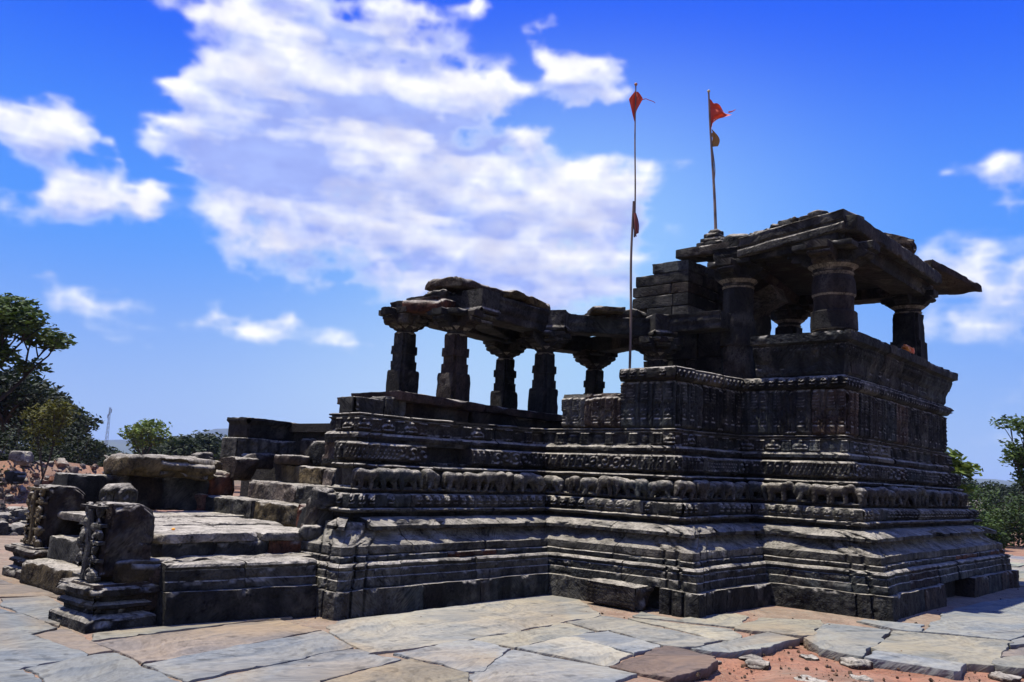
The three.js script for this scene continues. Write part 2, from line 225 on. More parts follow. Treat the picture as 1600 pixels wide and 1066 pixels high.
// one course round the outline, cut into stones; only: [segment, from, to] stretches that stand (all if missing)
function course(parent, name, dref, prof, { len = 1.2, seed = 1, only, skip, base = BASALT, tint, jitter = 0.014, dustAndSun = 1, path = OUT, gap = 0.012, ...o } = {}) {
  const g = group(name, parent), r = rng(seed * 991 + 5), pieces = [];
  path.forEach((sg, i) => {
    let a = sg.m0 * dref, b = sg.L - sg.m1 * dref;
    const spans = only ? only.filter((q) => q[0] === i).map((q) => [Math.max(a, q[1] ?? -9), Math.min(b, q[2] ?? 99)]) : [[a, b]];
    for (const [lo, hi] of spans) {
      if (hi - lo < 0.08) continue;
      const n = Math.max(1, Math.round((hi - lo) / len)), cuts = [lo]; for (let k = 1; k < n; k++) cuts.push(lerp(lo, hi, k / n + (r() - 0.5) * 0.45 / n)); cuts.push(hi);
      for (let k = 0; k < n; k++) { const s0 = cuts[k], s1 = cuts[k + 1], mid = (s0 + s1) / 2; if (skip?.some((q) => q[0] === i && mid > q[1] && mid < q[2])) continue; pieces.push({ sg, i, s0: s0 + (k ? gap : 0), s1, m0: s0 <= a + 1e-6 && sg.m0 ? sg.m0 : 0, m1: s1 >= b - 1e-6 && sg.m1 ? sg.m1 : 0 }); }
    }
  });
  let k = 0, id = 0;
  while (k < pieces.length) {
    const gb = new GB(), S = seed * 13.7 + id * 3.3, off = (r() - 0.5) * 2 * jitter, dy = (r() - 0.5) * jitter * 0.3, bs = tint?.(pieces[k], r) ?? base, tone = 0.62 + r() * 0.95;
    do { const p = pieces[k], pr = prof.map(([d, y]) => [d + off, y + dy]); courseStrip(gb, p.sg, p.s0, p.s1, p.m0, p.m1, dref + off, pr, { ...o, seed: S }); k++; } while (k < pieces.length && pieces[k - 1].m1 > 0 && pieces[k].i === pieces[k - 1].i + 1 && pieces[k].m0 > 0);
    mesh('stone', gb.build(bs.map((c) => c * tone), S, dustAndSun), M.rock, g); id++;
  }
  return g;
}

// ------------------------------------------------------------------ carving (heights in metres, s along the wall, t down the band)
const cell = (s, w) => { const k = Math.floor(s / w); return [s / w - k - 0.5, k]; };
const bump = (x, y, rx, ry) => { const q = (x / rx) ** 2 + (y / ry) ** 2; return q < 1 ? Math.sqrt(1 - q) : 0; };
const CV = {
  face(s, t) { return 1.4 * CV.face0(s, t); },
  face0(s, t) { const [u, k] = cell(s, 0.165), v = t - 0.5; if (hash(k * 3.1) < 0.06) return 0.004; let h = 0.03 * bump(u, v + 0.02, 0.42, 0.46); h += 0.02 * (bump(u - 0.17, v + 0.1, 0.1, 0.1) + bump(u + 0.17, v + 0.1, 0.1, 0.1)) + 0.016 * bump(u, v - 0.02, 0.09, 0.14); if (v < -0.2) h += 0.016 * Math.max(0, Math.cos(u * 34)) * sm(0.42, 0.2, Math.abs(u)); if (v > 0.16 && v < 0.32) h += 0.014 * (0.4 + 0.6 * Math.max(0, Math.cos(u * 44))) * sm(0.36, 0.25, Math.abs(u)); if (v > 0.1 && v < 0.16) h -= 0.02 * sm(0.3, 0.2, Math.abs(u)); return h + (Math.abs(u) > 0.46 ? 0.006 : 0); },
  scroll(s, t, L) { const [u, k] = cell(s, 0.21), v = (t - 0.5) * L / 0.21, fr = t < 0.1 || t > 0.92 ? 0.012 : 0; const r = Math.hypot(u, v), a = Math.atan2(v, u) * (k % 2 ? 1 : -1); let h = r < 0.48 ? 0.024 * sm(-0.3, 0.5, Math.cos(a + r * 17)) * sm(0.5, 0.4, r) : 0; h += 0.02 * bump(u - 0.47 * Math.sign(u), v - 0.35, 0.16, 0.13) + 0.02 * bump(u - 0.47 * Math.sign(u), v + 0.35, 0.16, 0.13) + 0.016 * bump(u, v, 0.12, 0.12); return h + fr; },
  beads(s, t, L) { const fr = t < 0.12 || t > 0.92 ? 0.014 : 0, a = s / 0.075, b = t * 3; return fr + 0.02 * Math.max(0, Math.cos((a + b * 0.5) * TP) * 0.7 + 0.3 * Math.cos((a - b) * TP)) * (fr ? 0 : 1); },
  crowd(s, t, L) { const [u, k] = cell(s, 0.12), v = t - 0.5, q = hash(k * 7.7), lean = (q - 0.5) * 0.5; let h = 0.022 * bump(u - lean * v, v - 0.02, 0.26, 0.26) + 0.024 * bump(u - lean * -0.3, v + 0.28, 0.17, 0.13) + 0.018 * bump(u + 0.2, v - 0.3, 0.13, 0.2) + 0.018 * bump(u - 0.2, v - 0.3, 0.13, 0.2) + 0.015 * bump(u - 0.3 * (q > 0.5 ? 1 : -1), v + 0.1, 0.16, 0.1); return h + (t < 0.08 || t > 0.93 ? 0.012 : 0); },
  frieze(s, t, L, sg) { const k = Math.floor(s / 0.9 + sg.a[0]); return 1.5 * [CV.scroll, CV.crowd, CV.beads, CV.scroll, CV.crowd][((k % 5) + 5) % 5](s, t, L); },
  god(u, v) { return 0.03 * bump(u, v + 0.02, 0.16, 0.2) + 0.034 * bump(u, v + 0.3, 0.11, 0.12) + 0.02 * bump(u, v + 0.43, 0.07, 0.08) + 0.024 * (bump(u - 0.22, v - 0.04, 0.1, 0.16) + bump(u + 0.22, v - 0.04, 0.1, 0.16)) + 0.026 * (bump(u - 0.14, v - 0.3, 0.22, 0.12) + bump(u + 0.14, v - 0.3, 0.22, 0.12)) + 0.016 * (bump(u - 0.36, v - 0.2, 0.1, 0.2) + bump(u + 0.36, v - 0.2, 0.1, 0.2)); },
  panel(s, t, L, sg) { return 1.5 * CV.panel0(s, t, L, sg); },
  panel0(s, t, L, sg) { const [u, k] = cell(s + 0.13, 0.44), q = hash(k * 5.3 + sg.a[0]), v = t - 0.5; const e = Math.abs(u); if (q < 0.3 && e < 0.3) return CV.god(u * 1.35, v) * 1.2 + 0.004; if (e > 0.28) { const w = Math.abs(e - 0.42); return 0.02 * sm(0.1, 0.08, w) - 0.008 * (w < 0.03 && Math.cos(v * 40) > 0 ? 1 : 0) + (Math.abs(v) > 0.36 ? 0.008 : 0); } return -0.012 + 0.01 * (Math.abs(v) > 0.38 ? 1 : 0) + (q > 0.6 ? 0.012 * bump(u, v - 0.05, 0.2, 0.36) : 0); },
  wall(s, t, L, sg) {
    const W = 0.62, k = Math.floor((s + 0.05) / W), x = s + 0.05 - k * W, q = hash(k * 3.7 + sg.a[1] * 1.3);
    const strip = x < 0.17 ? 0 : x < 0.235 ? 1 : x < 0.39 ? 2 : x < 0.46 ? 3 : 4, b = [0, 0.17, 0.235, 0.39, 0.46, W], u = (x - b[strip]) / (b[strip + 1] - b[strip]) - 0.5, edge = sm(0.5, 0.42, Math.abs(u)), w = b[strip + 1] - b[strip];
    let h = [0.03, 0.045, 0.022, 0.04, 0.012][strip] * edge;
    const tower = () => { const tt = t; if (tt > 0.8) return 0.014; if (tt > 0.46) { const v = (tt - 0.63) / 0.34; return 0.02 * (Math.abs(u) > 0.3 ? 1 : 0) - 0.012 + 0.022 * CV.god(u, v) / 0.03; } const hw = lerp(0.16, 0.46, tt / 0.46); return Math.abs(u) < hw ? 0.01 + 0.014 * (0.5 + 0.5 * Math.cos(tt * 95)) : -0.006; };
    if (strip === 0 || strip === 2) h += tower();
    else if (strip === 1) { const v = ((t * L / w) % 1) - 0.5, rr = Math.hypot(u, v); h += q < 0.6 ? 0.013 * (rr < 0.42 && rr > 0.3 ? 1 : rr < 0.15 ? 1 : 0) : 0.012 * Math.max(0, Math.cos(t * 40 + u * 9)); }
    else if (strip === 3) h += 0.012 * sm(0, 0.6, Math.cos(t * 34 + Math.sin(t * 17) * 2 + u * 8));
    else if (q < 0.55) { const v = t; h += 0.05 * bump(u, v - 0.42, 0.2, 0.2) + 0.055 * bump(u, v - 0.16, 0.15, 0.1) + 0.04 * (bump(u - 0.16, v - 0.72, 0.13, 0.24) + bump(u + 0.14, v - 0.72, 0.13, 0.24)) + 0.035 * (bump(u - 0.32, v - 0.45, 0.1, 0.2) + bump(u + 0.32, v - 0.4, 0.1, 0.22)) + (t > 0.93 ? 0.03 : 0); }
    else h += tower();
    return h;
  },
  back(s, t, L) { const [u, k] = cell(s, 0.13); if (t < 0.1) return 0.008; if (t > 0.72) return 0.012 * (t < 0.78 ? 1 : 0) + 0.008 * Math.max(0, Math.cos(s * 60 + Math.sin(s * 30) * 2)); const v = t - 0.42, q = hash(k * 9.1); return 0.021 * (Math.abs(Math.abs(u) - 0.3) < 0.08 || (q > 0.5 && Math.abs(v + 0.1) < 0.06) || (q < 0.6 && Math.hypot(u, v) < 0.22 && Math.hypot(u, v) > 0.1) ? 1 : 0); },
  lipwave(s, t) { return 0.0025 * Math.sin(s * 42 + Math.sin(s * 7) * 1.5 + Math.sin(t * 6) * 3); },
  curl(s, t) { const [u] = cell(s, 0.13), v = t - 0.5, r = Math.hypot(u, v), a = Math.atan2(v, u); return 0.03 * sm(0.1, 0.6, Math.cos(a + r * 12)) * sm(0.5, 0.4, r); },
  tri(s, t) { const [u, k] = cell(s, 0.42); const w = Math.abs(Math.abs(u) * 0.42 - 0.035 * (1 - t)); return w < 0.012 ? 0.012 * (1 - t * 0.5) : 0; },
};
// ------------------------------------------------------------------ the ground
{
  const gb = new GB(), rings = [];
  for (let k = 0, r = 0.6; r < 6000; k++) { rings.push(r); r *= k < 110 ? 1.035 : 1.16; }
  const NA = 320;
  const gy = (x, z) => { const r = Math.hypot(x, z); const hole = sm(2.3, 1.3, Math.hypot((x - 9) * 0.62, z + 2.75)); let y = lerp(-0.026, -0.11, hole) + (0.012 + 0.03 * hole) * fbm(x * 1.3, 3, z * 1.3, 4); y += 0.5 * fbm(x * 0.03, 9, z * 0.03, 3) * sm(30, 120, r); if (r > 400) y += 6 * fbm(x * 0.002, 2, z * 0.002, 3) * sm(400, 1500, r); return y; };
  gb.grid(NA, rings.length - 1, (u, v, iu, iv) => { const a = u * TP, r = rings[iv], x = Math.cos(a) * r + 4, z = Math.sin(a) * r - 5; return [x, gy(x, z), z, x * 0.5, z * 0.5]; }, true);
  const g = plain(gb.raw(), (x, y, z) => { const f = fbm(x * 0.5, 5, z * 0.5, 4), h = fbm(x * 2.2, 1, z * 2.2, 3), far = sm(30, 120, Math.hypot(x, z)), t = clamp(0.35 + 0.6 * f + 0.3 * h, 0, 1); const red = clamp(sm(2.6, 1.0, Math.hypot((x - 9) * 0.7, z + 2.9)) + sm(13, 20, Math.hypot(x - 12, z + 8)) * 0.8 + sm(0.1, 0.6, f) * 0.5, 0, 1) * clamp(0.72 + 0.5 * h + 0.3 * f, 0.25, 1), tan = [lerp(0.22, 0.26, t), lerp(0.16, 0.195, t), lerp(0.105, 0.135, t)], c = [lerp(tan[0], lerp(0.28, 0.25, t), red), lerp(tan[1], lerp(0.095, 0.125, t), red), lerp(tan[2], lerp(0.045, 0.07, t), red)]; return [lerp(c[0], 0.12, far), lerp(c[1], 0.095, far), lerp(c[2], 0.05, far)]; });
  structure(mesh('ground', g, M.soil));
}
// distant ridge
{
  const gb = new GB();
  gb.grid(160, 6, (u, v) => { const a = lerp(-60, 150, u) / 57.3, r = 2600 + v * 500, e = (1.6 + 0.75 * fbm(a * 5, 4, 2, 4) + 0.25 * fbm(a * 22, 1, 6, 3)) / 57.3, y = Math.sin(Math.PI * Math.min(1, v * 1.2 + 0.0) / 2) * r * e - 4; return [Math.sin(a) * r, y + 8 * fbm(a * 60, v * 4, 3, 3), -Math.cos(a) * r]; });
  structure(mesh('hills', plain(gb.raw(), (x, y, z) => { const f = fbm(x * 0.01, y * 0.02, z * 0.01, 3); return [0.045 + 0.02 * f, 0.055 + 0.02 * f, 0.03]; }), M.hill));
}
// paving: every slab is a stone of its own, laid 6 cm thick on the soil
const pavement = structure(group('pavement', scene));
{
  const K = 0.6, TONES = [[0.36, 0.37, 0.36], [0.385, 0.38, 0.345], [0.42, 0.39, 0.315], [0.41, 0.34, 0.285], [0.395, 0.40, 0.39], [0.45, 0.425, 0.365]];
  const slab = (pts, tone, seed, { h = 0.08, top = 0, dir = 0, tilt = 0 } = {}) => {
    const r = rng(seed * 71 + 3), P = []; let area = 0; for (let i = 0; i < pts.length; i++) { const a = pts[i], b = pts[(i + 1) % pts.length]; area += a[0] * b[1] - b[0] * a[1]; }
    const q = area > 0 ? pts.slice().reverse() : pts.slice();
    const cx = q.reduce((s, p) => s + p[0], 0) / q.length, cz = q.reduce((s, p) => s + p[1], 0) / q.length;
    for (let i = 0; i < q.length; i++) { const a = q[i], b = q[(i + 1) % q.length], L = Math.hypot(b[0] - a[0], b[1] - a[1]), n = Math.max(1, Math.round(L / 0.06)); for (let k = 0; k < n; k++) { const t = k / n, x = lerp(a[0], b[0], t), z = lerp(a[1], b[1], t), o = k ? 0.03 * fbm(x * 3.5, seed, z * 3.5, 4) - 0.05 * sm(0.35, 0.7, fbm(x * 1.7 + 9, seed, z * 1.7, 3)) : 0, nx = (b[1] - a[1]) / L, nz = -(b[0] - a[0]) / L, inn = 0.003 + r() * 0.003; P.push([x + nx * o + (cx - x) * inn, z + nz * o + (cz - z) * inn]); } }
    const gb = new GB(), V = P.map((p) => new THREE.Vector2(p[0], p[1])), T = THREE.ShapeUtils.triangulateShape(V, []), ca = Math.cos(dir), sa = Math.sin(dir), U = (x, z) => [(x * ca + z * sa) * 0.42 + seed * 0.31, (-x * sa + z * ca) * 0.42 + seed * 0.17];
    const y = (x, z) => top + tilt * (x - cx) + 0.004 * fbm(x * 2, seed, z * 2, 2), ch = P.map((p) => { const d = Math.hypot(p[0] - cx, p[1] - cz) || 1; return [p[0] + (cx - p[0]) / d * 0.008, p[1] + (cz - p[1]) / d * 0.008]; });
    gb.fan(ch.map((p) => [p[0], y(p[0], p[1]), p[1], ...U(p[0], p[1])]), T.map((t) => { const [a, b, c] = t.map((k) => ch[k]); return (b[0] - a[0]) * (c[1] - a[1]) - (b[1] - a[1]) * (c[0] - a[0]) > 0 ? [t[0], t[2], t[1]] : t; }));
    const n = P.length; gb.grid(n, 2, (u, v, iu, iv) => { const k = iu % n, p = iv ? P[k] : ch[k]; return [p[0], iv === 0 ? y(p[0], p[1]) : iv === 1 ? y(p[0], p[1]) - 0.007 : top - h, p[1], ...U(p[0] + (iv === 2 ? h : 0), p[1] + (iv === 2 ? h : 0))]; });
    const g = gb.raw(), nn = g.attributes.normal; for (let i = 0; i < n; i++) { nn.setXYZ(i, 0, 1, 0); }
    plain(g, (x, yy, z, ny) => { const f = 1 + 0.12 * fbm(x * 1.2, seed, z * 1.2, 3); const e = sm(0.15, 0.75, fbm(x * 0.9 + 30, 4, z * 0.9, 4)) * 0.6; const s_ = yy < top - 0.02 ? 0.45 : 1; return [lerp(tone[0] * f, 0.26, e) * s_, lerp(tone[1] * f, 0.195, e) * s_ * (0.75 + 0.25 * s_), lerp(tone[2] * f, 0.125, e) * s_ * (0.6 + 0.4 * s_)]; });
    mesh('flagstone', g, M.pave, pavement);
  };
  const POLY = [[[4.06,-11.06,4.53,-10.96,4.27,-9.68,3.86,-9.01,3.84,-9.43,3.88,-10.55],0],[[4.68,-13.06,4.60,-12.19,4.89,-11.96,4.60,-10.68,4.55,-11.01,4.04,-11.19],3],[[3.71,-10.60,3.83,-9.72,3.81,-8.91,3.48,-8.69,3.50,-7.55,2.94,-7.37,2.65,-7.40],0],[[3.47,-8.63,3.80,-8.84,3.86,-8.71,3.72,-7.58,3.51,-7.54],3],[[2.92,-7.32,3.48,-7.50,3.70,-7.50,3.60,-6.24,3.49,-5.87,2.78,-6.32,2.93,-7.18],0],[[2.63,-7.35,2.91,-7.31,2.91,-7.14,2.76,-6.29,2.36,-6.55],0],[[3.92,-8.43,5.69,-8.45,6.03,-8.29,5.87,-8.24,4.23,-8.17,3.77,-8.11],2],[[3.73,-8.03,4.21,-8.11,5.82,-8.17,5.80,-7.89,5.80,-7.44,4.88,-7.21,3.68,-7.01,3.74,-7.61],3],[[3.67,-6.96,5.76,-7.37,5.47,-6.53,4.90,-6.46,4.33,-6.37,3.64,-6.21,3.63,-6.27],4],[[3.62,-6.17,4.31,-6.33,5.44,-6.48,5.37,-6.21,5.48,-5.89,4.44,-5.67,4.00,-5.23,3.47,-5.81],4],[[5.78,-7.32,6.24,-7.75,10.24,-7.99,10.25,-7.54,9.41,-6.58,9.19,-6.36,8.35,-6.30,6.63,-6.18,6.04,-6.20,5.41,-6.25],5],[[6.61,-6.14,8.29,-6.24,8.13,-5.71,7.62,-5.69,6.70,-5.64],2],[[5.58,-6.12,6.57,-6.13,6.63,-5.62,5.61,-5.16],4],[[5.58,-5.12,6.59,-5.57,6.70,-4.55,6.67,-4.23,6.25,-4.17,5.80,-4.03,5.04,-4.63],4],[[4.42,-5.63,5.45,-5.85,5.56,-5.86,5.55,-5.14,4.89,-4.52,4.03,-5.20],2],[[6.72,-5.63,7.59,-5.67,7.67,-5.44,7.38,-4.74,6.74,-4.58],5],[[7.64,-5.68,8.28,-5.65,7.99,-4.80,7.38,-4.73,7.56,-5.35],4],[[8.33,-6.26,9.15,-6.33,9.18,-6.02,8.83,-4.58,8.20,-4.61,8.03,-4.81,8.33,-5.66,8.19,-5.71],5],[[9.25,-6.03,9.61,-4.84,9.22,-4.53,8.88,-4.59],2],[[6.75,-4.58,7.93,-4.76,8.08,-4.73,7.95,-4.17,7.40,-3.96,6.80,-3.98,6.73,-4.25],6],[[8.15,-4.56,8.80,-4.55,9.19,-4.51,9.81,-4.50,9.72,-4.09,8.82,-4.12,8.30,-4.21,8.18,-4.34],1],[[9.66,-4.85,10.81,-5.07,11.40,-4.51,11.12,-4.36,10.01,-4.12,9.89,-4.50],2],[[9.84,-4.10,11.19,-4.36,11.36,-3.65,9.25,-3.25,9.31,-3.72],1],[[11.72,-4.19,11.99,-4.18,12.22,-3.51,11.51,-3.38,11.47,-3.62],0],[[11.33,-3.62,11.47,-3.36,11.77,-2.46,11.09,-2.35,9.96,-2.23,9.80,-2.49,9.81,-3.32],2],[[9.23,-3.23,9.74,-3.29,9.79,-2.43,9.31,-2.37,9.25,-2.41],4],[[11.90,-3.39,14.37,-3.72,15.78,-3.61,18.56,-3.01,14.03,-2.30,11.86,-2.49,11.56,-3.35],0],[[11.84,-2.46,13.51,-2.35,12.11,-2.12,11.51,-2.40],4],[[11.11,-2.34,11.95,-2.09,11.26,-1.97,10.49,-2.29],3],[[9.97,-2.22,10.47,-2.27,11.16,-1.96,10.16,-1.79],2],[[9.85,-6.23,9.68,-5.58,10.90,-5.44,10.79,-5.21,9.82,-4.90,9.45,-6.07],2]];
  TONES.push([0.27, 0.2, 0.165]);
  const box = [];
  POLY.forEach(([f, t], i) => { const pts = []; for (let k = 0; k < f.length; k += 2) pts.push([f[k], f[k + 1]]); const xs = pts.map((p) => p[0]), zs = pts.map((p) => p[1]); box.push([Math.min(...xs), Math.max(...xs), Math.min(...zs), Math.max(...zs)]); slab(pts, TONES[t].map((c) => c * K * (0.9 + 0.16 * hash(i)) * (pts[0][0] < 4.9 ? 0.82 : 1)), i + 1, { dir: (hash(i * 3) - 0.5) * 0.7, top: -0.01 * hash(i * 7), tilt: (hash(i * 5) - 0.5) * 0.012 / Math.max(1, Math.max(...xs) - Math.min(...xs)), h: i === 25 || i === 24 || i === 22 ? 0.12 : 0.08 }); });
  // the rest of the paving round the temple, in rough rows
  const r = rng(404); let id = 100;
  const inTemple = (x, z) => (x > 6.0 && x < 19.5 && z < -3.7) && !(x < 9.9 && z > -7.9) && !(x < 12.1 && z > -5.55) || (x > 3.8 && x < 7 && z < -8.3 && z > -13.2);
  const free = (x0, x1, z0, z1) => { for (const [x, z] of [[x0, z0], [x1, z0], [x0, z1], [x1, z1], [(x0 + x1) / 2, (z0 + z1) / 2]]) if (inTemple(x, z)) return false; return !box.some((b) => x0 < b[1] - 0.02 && x1 > b[0] + 0.02 && z0 < b[3] - 0.02 && z1 > b[2] + 0.02); };
  const rows = (xa, xb, za, zb, dens) => { let z = za; while (z < zb) { const d = 0.7 + r() * 0.7; let x = xa; while (x < xb) { const w = 0.8 + r() * 1.3; if (r() < dens && free(x, x + w, z, z + d)) { const j = () => (r() - 0.5) * 0.07; slab([[x + j(), z + j()], [x + w - 0.03 + j(), z + j()], [x + w - 0.03 + j(), z + d - 0.03 + j()], [x + j(), z + d - 0.03 + j()]], TONES[Math.floor(r() * 6)].map((c) => c * K * (0.85 + 0.2 * r())), id, { dir: (r() - 0.5) * 0.5, top: -0.02 * r() }); } id++; x += w; } z += d; } };
  rows(19.5, 29, -9, 0.5, 0.93); rows(13.6, 19.5, -3.5, -0.8, 0.93); rows(-1.5, 3.9, -17, -8.6, 0.9); rows(3.6, 6.3, -19, -13.4, 0.85); rows(-1, 3.0, -8.4, -2.5, 0.9); rows(3, 4.6, -4.6, -1.6, 0.9);
}

// ------------------------------------------------------------------ the temple
const temple = thing('temple_ruin', 'dark stone temple ruin with elephant friezes, porch columns and broken roof slabs', 'temple', [0, 0, 0]);
{
  const polyBlock = (pts, y0, y1) => { const s = new THREE.Shape(pts.map((p) => new THREE.Vector2(p[0], -p[1]))), g = new THREE.ExtrudeGeometry(s, { depth: y1 - y0, bevelEnabled: false }); g.rotateX(-Math.PI / 2); g.translate(0, y0, 0); return paint(triplanarUV(g), BASALT, 3, 0.8); };
  mesh('platform_core', polyBlock([[9.0, -14.2], [9.0, -9.45], [7.6, -9.45], [7.6, -8.95], [11.1, -8.95], [11.1, -6.6], [13.2, -6.6], [13.2, -4.97], [18.25, -4.97], [18.25, -14.2]], -0.05, 2.2), M.rock, temple);
  mesh('floor', polyBlock([[8.9, -14.1], [8.9, -9.5], [9.2, -9.1], [11.1, -9.05], [11.3, -6.8], [13.3, -6.7], [13.3, -5.1], [18.2, -5.1], [18.2, -14.1]], 2.2, 2.34), M.rock, temple);
  const toneLow = (p, r) => { const q = r(); if (p.i === 4 || (p.i === 5)) return q < 0.6 ? BASALT : BROWN; return q < 0.3 ? BLUE : q < 0.75 ? GREY : q < 0.85 ? BROWN : BASALT; };
  const mauveC2 = (p, r) => ((p.i === 4 && p.s0 > 0.7) || (p.i === 5 && p.s0 < 2.4) ? MAUVE : r() < 0.6 ? BLUE : GREY);
  const dark = (p, r) => { const q = r(); return q < 0.5 ? BASALT : q < 0.8 ? BLUE : q < 0.95 ? GREY : BROWN; };
  const P = temple;
  course(P, 'plinth_course', 0, [[0.5, 0.285], [0.0, 0.285], [-0.004, -0.1], [0.5, -0.1]], { seed: 1, len: 1.15, tint: toneLow, rough: 1.7, chip: 0.04, res: 0.017, jitter: 0.014, only: [[0, 0.7], [1], [2, -9, 0.72], [2, 1.75], [3], [4], [5, -9, 2.65], [5, 4.35], [6]] });
  course(P, 'backing_course', 0.3, [[0.6, 0.66], [0.3, 0.65], [0.3, -0.05], [0.6, -0.06]], { seed: 19, len: 0.9, base: BASALT, res: 0.06, only: [[2, 0.5, 1.9], [5, 2.5, 4.6]] });
  course(P, 'panelled_course', 0.09, [[0.55, 0.577], [0.15, 0.577], [0.112, 0.568], [0.09, 0.545], [0.1, 0.515], [0.125, 0.502], [0.102, 0.49], [0.1, 0.405], [0.084, 0.395], [0.08, 0.29], [0.55, 0.286]], { seed: 2, len: 1.3, tint: mauveC2, reliefs: { 6: CV.tri }, res: 0.016, chip: 0.02, only: [[0, 0.7], [1], [2], [3], [4], [5, -9, 3.72], [5, 3.9], [6]], jitter: 0.006 });
  course(P, 'stepped_course', 0.168, [[0.6, 0.657], [0.175, 0.654], [0.165, 0.645], [0.168, 0.588], [0.182, 0.58], [0.6, 0.578]], { seed: 3, len: 1.0, tint: (p, r) => (r() < 0.16 ? RUST : r() < 0.5 ? GREY : BLUE), chip: 0.03, res: 0.017, jitter: 0.008, only: [[0, 0.65], [1], [2], [3], [4], [5], [6]] });
  course(P, 'bell_course', 0.2, [[0.9, 1.03], [0.5, 1.03], [0.475, 0.94], [0.41, 0.865], [0.31, 0.805], [0.225, 0.775], [0.198, 0.762], [0.2, 0.67], [0.218, 0.66], [0.9, 0.659]], { seed: 4, len: 1.5, base: [0.085, 0.079, 0.062], rough: 0.8, chip: 0.02, dustAndSun: 0.62, jitter: 0.005, only: [[0, 0.6], [1], [2], [3], [4], [5], [6]], off: (s, sg, dn) => { if (dn > 0.6) return 0; const e = Math.min(sg.m0 > 0 ? Math.abs(s - dn - 0.27) : 9, sg.m1 > 0 ? Math.abs(sg.L - dn - 0.27 - s) : 9, sg.m0 > 0 ? Math.abs(s - dn - 0.02) : 9, sg.m1 > 0 ? Math.abs(sg.L - dn - 0.02 - s) : 9); return 0.05 * bump(e, 0, 0.085, 1) * sm(0.2, 0.3, dn); } });
  course(P, 'eave_course', 0.37, [[0.9, 1.095], [0.53, 1.09], [0.4, 1.06], [0.262, 0.998], [0.268, 0.952], [0.5, 0.985], [0.9, 0.995]], { seed: 5, len: 1.3, base: GREY, dustAndSun: 0.8, bite: (k, v) => (k === 2 ? v : k === 3 ? 1 : k === 4 ? 1 - v : 0), biteMax: 0.1, chip: 0.015, res: 0.018, only: [[0, 0.95], [1, 0.75], [2], [3], [4], [5], [6]] });
  course(P, 'neck_course', 0.6, [[0.95, 1.16], [0.6, 1.155], [0.6, 1.08], [0.95, 1.075]], { seed: 6, len: 2, base: BASALT, res: 0.06 });
  course(P, 'ledge_course', 0.46, [[0.95, 1.212], [0.51, 1.205], [0.455, 1.192], [0.46, 1.168], [0.53, 1.147], [0.95, 1.145]], { seed: 7, len: 1.0, base: GREY, bite: (k, v) => (k === 1 ? v : k === 2 ? 1 : k === 3 ? 1 - v : 0), biteMax: 0.05, res: 0.022, chip: 0.015, only: [[0, 0.7], [1], [2], [3], [4], [5], [6]] });
  course(P, 'lion_face_course', 0.55, [[0.95, 1.392], [0.59, 1.388], [0.555, 1.378], [0.555, 1.222], [0.58, 1.206], [0.95, 1.204]], { seed: 8, len: 0.85, tint: dark, reliefs: { 2: CV.face }, res: 0.0125, chip: 0.02, jitter: 0.01, only: [[0, 0.5], [1], [2], [3], [4], [5], [6, 0.5, 1.2]] });
  course(P, 'recessed_course', 0.65, [[1.05, 1.44], [0.65, 1.438], [0.65, 1.385], [1.05, 1.383]], { seed: 9, len: 2, base: BASALT, res: 0.06 });
  const eleph = course(P, 'elephant_course', 0.7, [[1.1, 1.768], [0.71, 1.763], [0.688, 1.748], [0.7, 1.722], [0.765, 1.7], [0.775, 1.475], [0.73, 1.452], [0.6, 1.446], [0.605, 1.422], [1.1, 1.42]], { seed: 10, len: 1.1, tint: dark, rough: 1.2, chip: 0.025, res: 0.028, jitter: 0.008, only: [[0, 0.45], [1], [2], [3], [4], [5], [6]] });
  course(P, 'shadow_course', 0.87, [[1.15, 1.82], [0.87, 1.818], [0.87, 1.752], [1.15, 1.75]], { seed: 11, len: 2, base: BASALT, res: 0.06 });
  course(P, 'scroll_course', 0.785, [[1.15, 2.058], [0.81, 2.053], [0.787, 2.04], [0.787, 1.828], [0.81, 1.812], [1.15, 1.81]], { seed: 12, len: 0.95, tint: dark, reliefs: { 2: CV.frieze }, res: 0.0125, chip: 0.025, jitter: 0.012, only: [[0, 0.35], [1, -9, 2.05], [1, 2.95], [2], [3], [4], [5], [6, 0.5, 1.5]] });
  course(P, 'recessed_course', 0.9, [[1.25, 2.115], [0.895, 2.113], [0.895, 2.04], [1.25, 2.038]], { seed: 13, len: 2, base: BASALT, res: 0.06, only: [[0], [1], [2], [3], [4], [5], [6]] });
  course(P, 'figure_panel_course', 0.88, [[1.3, 2.38], [0.915, 2.38], [0.912, 2.19], [0.872, 2.178], [0.845, 2.152], [0.852, 2.105], [1.3, 2.103]], { seed: 14, len: 1.2, tint: dark, reliefs: { 1: CV.panel }, res: 0.0135, chip: 0.02, only: [[0, 0.05], [1], [2], [3], [4], [5], [6, 0.5, 1.5]] });
  course(P, 'double_lip_course', 0.89, [[1.4, 2.448], [0.93, 2.444], [0.882, 2.432], [0.888, 2.414], [0.93, 2.408], [0.93, 2.398], [0.886, 2.39], [0.893, 2.374], [1.4, 2.37]], { seed: 15, len: 0.9, base: GREY, bite: (k, v) => (k === 1 ? v : k > 1 && k < 6 ? 1 : 0), biteMax: 0.06, res: 0.02, chip: 0.012, only: [[0, 0.05], [1], [2], [3], [4], [5], [6]], skip: [[2, 1.15, 1.5]] });
